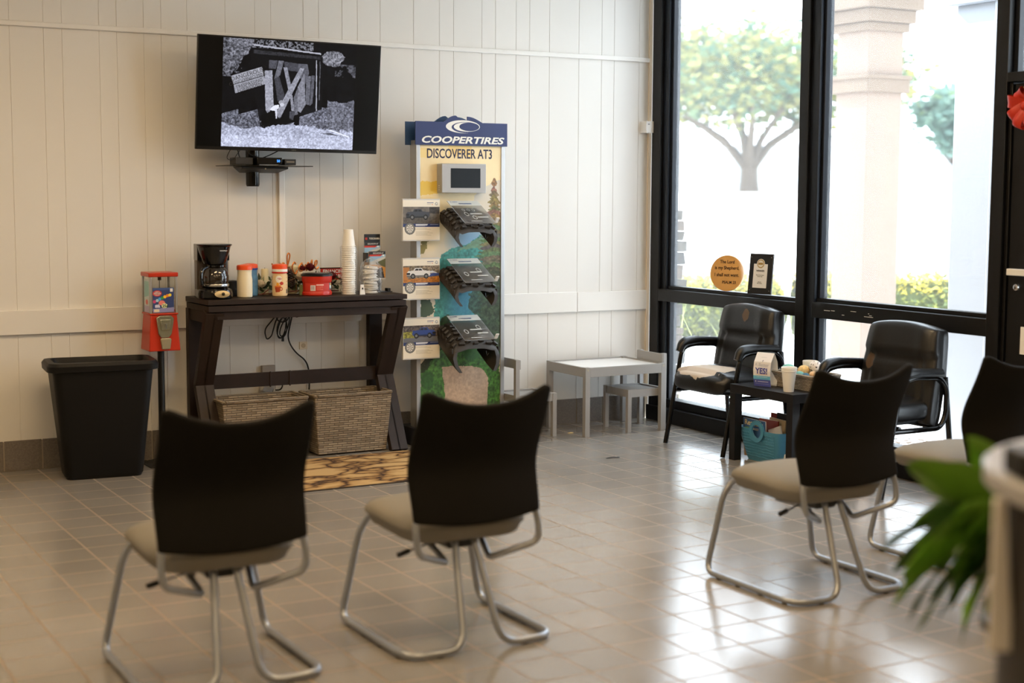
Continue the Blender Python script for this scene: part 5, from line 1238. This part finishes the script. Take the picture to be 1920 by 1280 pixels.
eggs = [('decorative_egg', 'large pale teal egg at the left end of the straw basket', (-.21, -1.785, .092), (.036, .046, .034), M_teal, 0),
        ('decorative_ball', 'white openwork ball with dark dots on top of the basket', (-.16, -1.955, .122), (.036, .036, .036), M_spk, 1),
        ('decorative_ball', 'yellow and cream woven ball in the middle of the basket', (-.20, -1.905, .098), (.035, .035, .032), mat('yellow_woven', rgb(224, 190, 128), .7, noise=(90, .35)), 2),
        ('decorative_egg', 'small teal egg low in the basket in front of the woven ball', (-.255, -1.935, .080), (.022, .032, .022), mat('teal_egg_b', rgb(110, 172, 170), .5), 0),
        ('decorative_ball', 'dark teal blue twine ball at the front of the basket', (-.255, -1.985, .078), (.022, .022, .020), mat('blue_twine', rgb(62, 106, 130), .8, noise=(120, .5)), 0),
        ('decorative_egg', 'pale orange egg at the right of the basket', (-.215, -2.005, .085), (.024, .028, .022), mat('peach_egg', rgb(232, 192, 146), .5), 0),
        ('decorative_egg', 'cream speckled egg at the left front of the basket', (-.25, -1.87, .074), (.024, .03, .022), mat('cream_egg', rgb(226, 204, 172), .6, noise=(120, .3)), 0)]
for nm, lb_, p, r_, m, dots in eggs:
    b = MB(); b.ball((0, 0, 0), r_, 20, 14)
    o = b.build(nm, [m, M_ink], loc=(p[0], p[1], ET+p[2])); tag(o, lb_, 'egg' if 'egg' in nm else 'ball', 'decorative eggs and balls in the straw basket')
    if dots == 1:
        d_ = MB(); r2 = random.Random(1)
        for i in range(46):
            n_ = Vector((r2.gauss(0, 1), r2.gauss(0, 1), r2.gauss(0, 1))).normalized(); q_ = n_.to_track_quat('Z', 'Y').to_matrix().to_4x4()
            d_.lathe([(.0032, 0), (.0028, .0006), (0, .0008)], 8, Matrix.Translation(n_*.0358) @ q_)
        d_.build('dark_dots', M_ink, o)
# magazine bin
bn = thing('magazine_bin', 'teal flexible plastic bin full of magazines under the end table', 'bin', (-.270, -1.730, 0), -PI/2)
b = MB(); NR = 60
M_tl = mat('teal_plastic', rgb(74, 142, 176), .4)
def binring(a, c, z, r): return rrect(a, c, r, z, 8)
loft(b, [binring(.140, .075, .0, .03), binring(.150, .085, .03, .035), binring(.172, .105, .12, .04), binring(.186, .118, .190, .045), binring(.181, .113, .190, .043), binring(.136, .072, .01, .03)], True, True)
rb = MB()
for i in range(9):
    z = .03+i*.017; k = .150+(z-.03)/.16*.036; c_ = .085+(z-.03)/.16*.033
    for xa, xb in (((-k+.03, -.064), (.064, k-.03)) if z > .112 else ((-k+.03, k-.03),)):
        rb.tube([(xa+j*(xb-xa)/12, -c_-.001, z+.002*math.sin(j*1.9+i)) for j in range(13)], .0028, 6)
rb.build('ribs', M_tl, bn)
body = b.build('bin_body', M_tl, bn)
ct_ = MB().lathe([(.041, -.3), (.041, .3)], 32, Matrix.Translation((0, 0, .180)) @ Matrix.Rotation(PI/2, 4, 'X')).build('cutter', M_tl, bn)
md = body.modifiers.new('hole', 'BOOLEAN'); md.object = ct_; md.operation = 'DIFFERENCE'; md.solver = 'EXACT'
bpy.context.view_layer.update(); me2 = bpy.data.meshes.new_from_object(body.evaluated_get(bpy.context.evaluated_depsgraph_get()))
body.modifiers.clear(); body.data = me2; bpy.data.objects.remove(ct_)
for s_ in (-1, 1):
    b = MB(); n_ = 24; v = []; f = []
    for k in range(n_+1):
        a = PI*k/n_
        for r_ in (.041, .066):
            for dy in (0, .006): v.append((r_*math.cos(a), s_*(.118+.0)-dy*s_, .180+r_*math.sin(a)*.95))
    for k in range(n_):
        o_ = 4*k; f += [(o_, o_+2, o_+6, o_+4), (o_+1, o_+5, o_+7, o_+3), (o_+2, o_+3, o_+7, o_+6), (o_, o_+4, o_+5, o_+1)]
    b.add(v, f)
    b.lathe([(.041, 0), (.064, 0), (.064, .004), (.041, .004), (.041, 0)], 32, Matrix.Translation((0, s_*.118, .180)) @ Matrix.Rotation(PI/2, 4, 'X') @ Matrix.Diagonal((1, .95, 1, 1)), caps=False)
    b.build('grip_handle', M_tl, bn)
MG = [((150, 60, 50), 'thin red and black magazine at the back of the teal bin', -.02, .062, .265, 0), ((24, 24, 28), 'black covered magazine leaning at the right end of the teal bin', .05, .048, .275, .0), ((206, 190, 160), 'tan magazine in the middle of the teal bin', .0, .02, .245, .03), ((128, 52, 40), 'dark red magazine in the teal bin behind the blue one', -.03, -.012, .238, -.02), ((232, 230, 226), 'folded white newspaper lying in the right of the teal bin', .115, -.04, .215, -.35)]
for c, lb_, x, y, h_, ry in MG:
    hw = .055 if c[0] > 220 else .07 if c[0] > 200 else .085
    b = MB(); b.use(0).box(-hw, hw, -.004, .004, 0, h_-.03); b.use(1).box(-hw+.001, hw-.001, -.0035, .0035, .001, h_-.029); 
    o = b.build('magazine', [mat('cover_%d_%d' % (c[0], c[1]), rgb(*c), .4), M_paper], smooth=False)
    o.matrix_world = Matrix.Translation((-.270, -1.730, 0)) @ Matrix.Rotation(-PI/2, 4, 'Z') @ Matrix.Translation((x, y, .028)) @ Matrix.Rotation(ry, 4, 'Y') @ Matrix.Rotation(-.06, 4, 'X'); tag(o, lb_, 'magazine', 'magazines in the teal bin')
o = thing('magazine', 'blue magazine headed Readers at the front of the teal bin', 'magazine', (0, 0, 0), group='magazines in the teal bin')
o.matrix_world = Matrix.Translation((-.270, -1.730, 0)) @ Matrix.Rotation(-PI/2, 4, 'Z') @ Matrix.Translation((-.060, -.074, .018)) @ Matrix.Rotation(.06, 4, 'X')
MB().box(-.100, .100, 0, .006, 0, .222).build('pages', M_paper, o, smooth=False)
cv = Canvas(50, 60, 0, 0, 50, 60, (72, 112, 168)); cv.ell(8, 22, 12, 9, (130, 180, 70), 1, soft=.4); cv.poly([(0, 40), (50, 36), (50, 60), (0, 60)], (190, 150, 110)); cv.ell(30, 44, 12, 9, (150, 80, 60)); cv.mesh('cover_print', (-.100, -.0006, .222), (.20, 0, 0), (0, 0, -.222), M_print, o)
text('cover_words', "Reader's", .044, mat('cream_ink', rgb(238, 220, 170), .5), o, (-.003, -.0014, .198), bold=.0006, fit=.165)
text('cover_small_words', 'DIGEST', .018, mat('cream_ink', rgb(238, 220, 170), .5), o, (.01, -.0014, .165))

# things on the window rail
ps = thing('psalm_sign', 'round wooden sign lettered with Psalm 23 standing on the window rail', 'sign', (.058, -.852, .917), -PI/2+.52)
b = MB(); Rr = .1135; b.lathe([(0, -.006), (Rr-.002, -.006), (Rr, -.004), (Rr, .004), (Rr-.002, .006), (0, .006)], 64, Matrix.Translation((0, 0, Rr)) @ Matrix.Rotation(PI/2, 4, 'X')); b.build('board', M_copper_wood, ps)
for s_, z, sz in (('The Lord', .184, .030), ('is my Shepherd,', .146, .030), ('I shall not want.', .102, .030), ('PSALM 23', .055, .026)):
    text('sign_words', s_, sz, M_ink, ps, (0 if 'PSALM' not in s_ else .018, -.0068, z), rot=(PI/2, 0, 0), xs=.86, bold=.0004)
ps.rotation_euler = (-.09, 0, -PI/2+.52)
aw = thing('award_plaque', 'black award plaque with gold seal and white card on the window rail', 'plaque', (.066, -1.170, .917), -PI/2+.24); aw.rotation_euler = (-.10, 0, -PI/2+.24)
MB().box(-.088, .088, -.007, .007, 0, .248).build('board', mat('black_board', rgb(26, 25, 26), .3), aw, bevel=.003)
MB().box(-.052, .052, -.0085, -.007, .038, .185).build('card', M_paper, aw, smooth=False)
b = MB(); b.use(0).lathe([(.030, 0), (.030, .001), (0, .001)], 32, Matrix.Translation((0, -.0086, .186)) @ Matrix.Rotation(PI/2, 4, 'X')); b.use(1).lathe([(.026, 0), (.026, .0016), (0, .0016)], 32, Matrix.Translation((0, -.0086, .186)) @ Matrix.Rotation(PI/2, 4, 'X')); b.use(0).lathe([(.021, 0), (.021, .0022), (0, .0022)], 32, Matrix.Translation((0, -.0086, .186)) @ Matrix.Rotation(PI/2, 4, 'X')); b.use(1).cbox((0, -.0112, .186), (.034, .0008, .012)); b.build('gold_seal', [mat('seal_cream', rgb(236, 230, 214), .4), mat('seal_gold', rgb(176, 140, 70), .35, metal=.5)], aw)
text('plaque_words', 'WINNER', .0155, M_ink, aw, (0, -.0089, .142), bold=.0003)
text('plaque_small_words', 'Best Tire Center\nof the Year', .0085, M_ink, aw, (0, -.0089, .112)); text('plaque_small_words', 'Best of\nTire Center', .008, M_ink, aw, (0, -.0089, .070))
b = MB(); [b.cbox((x, -.0075, z), (.003, .001, .003)) for x in (-.075, .075) for z in (.022, .226)]; b.build('pin', M_white, aw, smooth=False)

# litter on the floor
b = MB(); b.add([(-.06, 0, .001), (-.02, .015, .004), (.0, .004, .006), (.04, .012, .002), (.03, -.01, .001), (.01, -.02, .003), (-.01, -.006, .004), (-.03, -.008, .001)], [(0, 1, 2), (0, 2, 7), (7, 2, 6), (6, 2, 5), (5, 2, 3), (5, 3, 4)])
tag(b.build('fallen_leaf', mat('dark_dry_leaf', rgb(50, 48, 50), .7), loc=(-1.013, -1.215, 0), solid=.001), 'small dark crumpled leaf lying on the open floor tiles', 'leaf')
b = MB(); b.ball((0, 0, .003), (.022, .009, .004), 10, 6); tag(b.build('food_crumb', mat('yellow_crumb', rgb(226, 200, 140), .6), loc=(-.773, -.344, 0)), 'pale yellow crumb on the floor left of the childrens table leg', 'crumb')

# ================================================================ CANTILEVER CHAIRS
def chair(name, label, loc, rz, grp):
    """faces local +y ; seen from behind"""
    o = thing(name, label, 'chair', loc, rz, grp)
    b = pillow(.240, .254, .050, p=3.8, pr=.36)
    for i, v in enumerate(b.v):
        x, y, z = v; z += .010*(1-(x/.235)**2)+.035*(max(0, -(y+.02))/.25)**2*0-.028*(max(0, y-.06)/.19)**2+.010*(y/.25); 
        if z < 0: x *= .93; y *= .95
        b.v[i] = Vector((x, y+.025, z+.404))
    b.build('seat', M_seat, o, angle=180)
    bk = MB()
    def sheet(off):
        def f(u, v):
            x = (u-.5)*2; t = v; w_ = .236+.006*math.sin(t*PI)-.010*max(0, (.25-t))*0+.010*max(0, t-.75)
            zt = .836+.068*abs(x)**2.2-.022*(max(0, abs(x)-.85)/.15)**2; zb = .428+.020*abs(x)**2
            z = zb+(zt-zb)*t
            zz = (z-.44)/.46
            y = -.235+.045*math.exp(-((zz-.40)/.30)**2)-.085*max(0, zz-.35)**1.3*1.3
            y -= .040*(1-abs(x)**2)*(.55+.45*zz)
            return (x*w_*(1 if abs(x) < .999 else 1), y+off, z)
        return f
    def f2(u, v): return sheet(.0)(u, v)
    bk.surf(f2, 25, 22)
    bo = bk.build('backrest', M_bfab, o, angle=180, solid=.022, clean=True)
    bv = bo.modifiers.new('b', 'BEVEL'); bv.width = .008; bv.segments = 3; bv.limit_method = 'ANGLE'; bv.angle_limit = 1.0
    R_ = .0122
    for s_ in (-1, 1):
        b = MB(); b.tube(fillet([(s_*.165, .03, .372), (s_*.175, .245, .392), (s_*.215, .262, .33), (s_*.278, .285, R_+.002), (s_*.280, -.262, R_+.002), (s_*.070, -.270, R_+.002), (s_*.034, -.12, .378), (s_*.034, .02, .378)], [.045, .06, .055, .085, .07, .045], 7), R_, 12)
        b.build('sled_leg', M_tube, o)
        b = MB()
        for y in (.20, .08, -.06, -.20): b.cbox((s_*.280, y, .004), (.012, .018, .008))
        b.cbox((s_*.16, -.2665, .004), (.020, .012, .008)); b.build('glide', M_bplast, o)
        b = MB(); b.tube(fillet([(s_*.226, -.222, .450), (s_*.231, -.232, .41), (s_*.228, -.245, .345), (s_*.082, -.160, .285), (s_*.115, .02, .378)], [.03, .065, .018], 7), .0112, 12); b.build('back_support', M_tube, o)
    b = MB(); b.hexa([(-.045, -.10, .315), (.045, -.10, .315), (.045, .06, .315), (-.045, .06, .315)], [(-.075, -.12, .374), (.075, -.12, .374), (.075, .10, .374), (-.075, .10, .374)]); b.build('tilt_mechanism', M_bplast, o, bevel=.006)
    b = MB(); b.box(-.088, -.070, -.06, .10, .318, .384); b.box(.070, .088, -.06, .10, .318, .384); b.box(-.17, .17, .02, .06, .366, .378); b.build('steel_bracket', mat('bracket_steel', rgb(150, 152, 156), .4, metal=.7), o, bevel=.003)
    b = MB(); b.tube([(-.06, -.02, .335), (-.10, -.06, .333), (-.198, -.098, .325)], .0035, 8); lv_ = b.build('lever', M_bplast, o)
    MB().tube([(-.192, -.095, .3255), (-.238, -.112, .320)], .0090, 12).build('lever_grip', M_bplast, lv_)
    return o
G_ = 'black backed sled chairs facing the television'
ch = chair('waiting_chair', 'black backed sled chair nearest the left of the picture, facing the television', (-4.245, -3.765, 0), 0, G_)
dup(ch, (-3.405, -3.775, 0), 0, 'second black backed sled chair from the left, in front of the patterned mat')
dup(ch, (-1.868, -3.885, 0), 0, 'black backed sled chair in front of the black end table')
dup(ch, (-.960, -3.840, 0), 0, 'black backed sled chair at the far right, partly behind the leafy plant')

# ================================================================ DOOR BOW, PAPER
bw = thing('ribbon_bow', 'red orange ribbon bow hanging on the black door', 'bow', (XF-.01, -3.235, 1.955))
M_rib = mat('orange_ribbon', rgb(190, 40, 6), .5)
def loop(a0, L_, w_, ph):
    def f(u, v):
        t = u*2*PI; r_ = L_*math.sin(t/2)**1.0; return (-.015-.03*math.sin(t)*1.0-.01*math.cos(ph+v*3), math.cos(a0)*r_*.95+(v-.5)*w_*math.sin(a0), math.sin(a0)*r_*.95-(v-.5)*w_*math.cos(a0))
    return f
b = MB()
for a0, L_, w_ in ((.25, .12, .06), (PI-.25, .12, .06), (1.0, .10, .055), (PI-1.0, .10, .055), (-.6, .11, .055), (PI+.6, .11, .055), (-1.2, .12, .05), (PI+1.2, .12, .05)): b.surf(loop(a0, L_, w_, a0), 16, 4)
b.ball((-.03, 0, 0), (.02, .022, .022), 12, 8); b.build('loops', M_rib, bw, clean=False, angle=60)
MB().box(-.012, .0, -.06, .03, .086, .092).build('hanger', mat('brass_wire', rgb(196, 170, 110), .4, metal=.6), bw, smooth=False)
MB().box(XF+.018, XF+.028, -3.40, -3.205, .74, .885)
pn = MB(); pn.box(XF+.022, XF+.029, -3.36, -3.208, .745, .88); tag(pn.build('door_notice', M_paper, smooth=False), 'white paper notice on the black door below the lock', 'notice')

# ================================================================ RECEPTION COUNTER
M_lam = mat('pale_laminate', rgb(150, 138, 122), .3, noise=(3, .06)); M_edge = mat('laminate_edge', rgb(176, 176, 180), .3)
F2 = Vector((.492, .870, 0)); R2 = Vector((.870, -.492, 0)); C2_ = Vector((CAM.x, CAM.y, 0))
def cpt(lat, dep_, z): 
    p = C2_+R2*lat+F2*dep_; return (p.x, p.y, z)
rc = thing('reception_counter', 'curved end of a pale reception counter at the right edge of the picture', 'counter', (0, 0, 0))
def noseout(a, c, z, latc=1.145, depc=2.36, n=40, tail=1.4):
    out = []
    for k in range(n+1):
        t = PI/2+PI*k/n; out.append((latc+a*math.cos(t), depc+c*math.sin(t)))
    out += [(latc+tail, depc-c), (latc+tail, depc+c)]
    return [cpt(l, d, z) for l, d in out]
b = MB(); loft(b, [noseout(.345, .42, 1.030), noseout(.352, .427, 1.036), noseout(.352, .427, 1.062), noseout(.345, .42, 1.068)], True, True)
b.build('countertop_edge', M_edge, rc)
b = MB(); loft(b, [noseout(.318, .39, 1.0675), noseout(.318, .39, 1.0695)], True, True); b.build('countertop', M_lam, rc)
b = MB(); b.hexa([cpt(.784, 2.35, .774), cpt(.826, 2.35, .774), cpt(.830, 2.37, .774), cpt(.789, 2.37, .774)], [cpt(.784, 2.35, 1.03), cpt(.804, 2.35, 1.03), cpt(.808, 2.37, 1.03), cpt(.789, 2.37, 1.03)]); b.build('end_bracket', mat('bracket_beige', rgb(244, 240, 234), .5), rc, bevel=.004)
b = MB(); loft(b, [noseout(.325, .35, .0), noseout(.325, .35, 1.03)], True, True); b.build('counter_body', mat('dark_counter', rgb(40, 35, 32), .5), rc)
b = MB(); p = cpt(.835, 2.34, 1.070)
b.cbox((0, 0, .022), (.055, .09, .044), (0, 0, -.5)); tag(b.build('card_reader', M_bplast, loc=p, bevel=.005), 'small black device lying on the counter at the right edge', 'device')

# ================================================================ PEACE LILY
pc_ = Vector(cpt(1.150, 3.13, 0)); PZ = .80
pt = thing('potted_plant', 'leafy green peace lily drooping beside the counter at the right', 'plant', (pc_.x, pc_.y, .0))
MB().lathe([(0, .60), (.075, .60), (.10, .74), (.108, .75), (.108, .77), (.098, .77), (.09, .75), (0, .745)], 28).build('pot', mat('plant_pot', rgb(70, 60, 52), .5), pt)
MB().lathe([(.0, 0), (.15, 0), (.15, .02), (.02, .04), (.02, .57), (.12, .58), (.12, .60), (0, .60)], 28).build('plant_stand', mat('dark_stand', rgb(30, 26, 24), .5), pt)
def leafmb(base, tip, droop, width, m_k, twist=0, n=14):
    b = MB(); base = Vector(base); tip = Vector(tip); mid = (base+tip)/2+Vector((0, 0, droop)); side = (tip-base).cross(Vector((0, 0, 1)))
    if side.length < 1e-3: side = Vector((1, 0, 0))
    side.normalize(); v = []; 
    stem = .22
    for i in range(n+1):
        t = i/n; p = base*(1-t)**2+mid*2*t*(1-t)+tip*t*t; d = (mid-base)*(1-t)+(tip-mid)*t; d.normalize()
        sd_ = (side*math.cos(twist)+d.cross(side)*math.sin(twist)).normalized(); nr = sd_.cross(d)
        w_ = .0025 if t < stem else max(.0006, width*math.sin(PI*((t-stem)/(1-stem))**.82)**.85)
        wav = .004*math.sin(t*22)
        v += [p-sd_*w_+nr*(w_*.35+wav), p-sd_*w_*.5+nr*w_*.1, p, p+sd_*w_*.5+nr*w_*.1, p+sd_*w_+nr*(w_*.35-wav)]
    f = [(5*i+k, 5*i+k+1, 5*i+k+6, 5*i+k+5) for i in range(n) for k in range(4)]
    b.add(v, f); return b
def W_(u, v_, D):   # numbers taken once from the photo, turned into metres around the pot
    d = _f*1+_r2*((u-960)/2756.5)+_u2*(-(v_-640)/2756.5); return CAM+d*D-Vector((pc_.x, pc_.y, 0))
base = Vector((0, 0, .77)); LV = [
 ((1700, 868), .035, .042, 3.00, 0, .9), ((1812, 818), .05, .028, 3.05, 0, .8), ((1652, 1032), .13, .018, 3.20, 1, .5), ((1672, 1140), .17, .016, 3.10, 0, .4), ((1702, 1165), .16, .018, 3.15, 1, .6), ((1716, 1190), .15, .016, 3.05, 0, .5),
 ((1757, 1170), .14, .018, 3.10, 1, .3), ((1800, 1212), .12, .038, 2.90, 0, .2), ((1740, 1135), .13, .02, 3.25, 1, .5), ((1690, 1085), .12, .024, 3.05, 0, .6), ((1672, 1075), .15, .028, 3.30, 1, .8), ((1778, 1145), .10, .03, 3.0, 1, .3),
 ((1700, 1000), .13, .024, 3.3, 0, .7), ((1735, 960), .10, .024, 3.25, 1, .8), ((1860, 840), .03, .02, 3.2, 1, .4), ((1760, 905), .06, .026, 3.3, 1, .7), ((1840, 1100), .08, .04, 2.92, 1, .1), ((1842, 1170), .06, .03, 2.95, 0, .1), ((1790, 1080), .12, .032, 2.95, 0, .4),
 ((1745, 1090), .12, .03, 3.05, 1, .5), ((1815, 1010), .08, .036, 3.0, 0, .2), ((1770, 1020), .10, .036, 3.05, 1, .5), ((1835, 950), .06, .034, 3.1, 1, .3), ((1900, 900), .05, .03, 3.2, 0, .2), ((1870, 1262), .05, .02, 2.95, 0, 0), ((1790, 940), .05, .034, 3.2, 1, .6), ((1725, 1055), .13, .03, 3.15, 1, .6), ((1825, 1060), .09, .04, 2.98, 1, .3), ((1930, 1000), .08, .035, 3.0, 1, .2), ((1800, 1000), .07, .04, 3.1, 1, .5)]
rr = random.Random(12)
for i in range(14):
    LV.append(((rr.uniform(1690, 1850), rr.uniform(940, 1150)), rr.uniform(.08, .15), rr.uniform(.018, .03), rr.uniform(2.92, 3.25), i % 2, 1.0))
for (uv, dr_, w_, D_, k, tw_) in LV:
    leafmb(base+Vector((rr.uniform(-.04, .04), rr.uniform(-.04, .04), 0)), W_(*uv, D_), dr_, w_*1.35, k, 1.25+rr.uniform(-.5, .35)).build('leaf', M_leafd if k else M_leaf, pt, angle=180, clean=False)
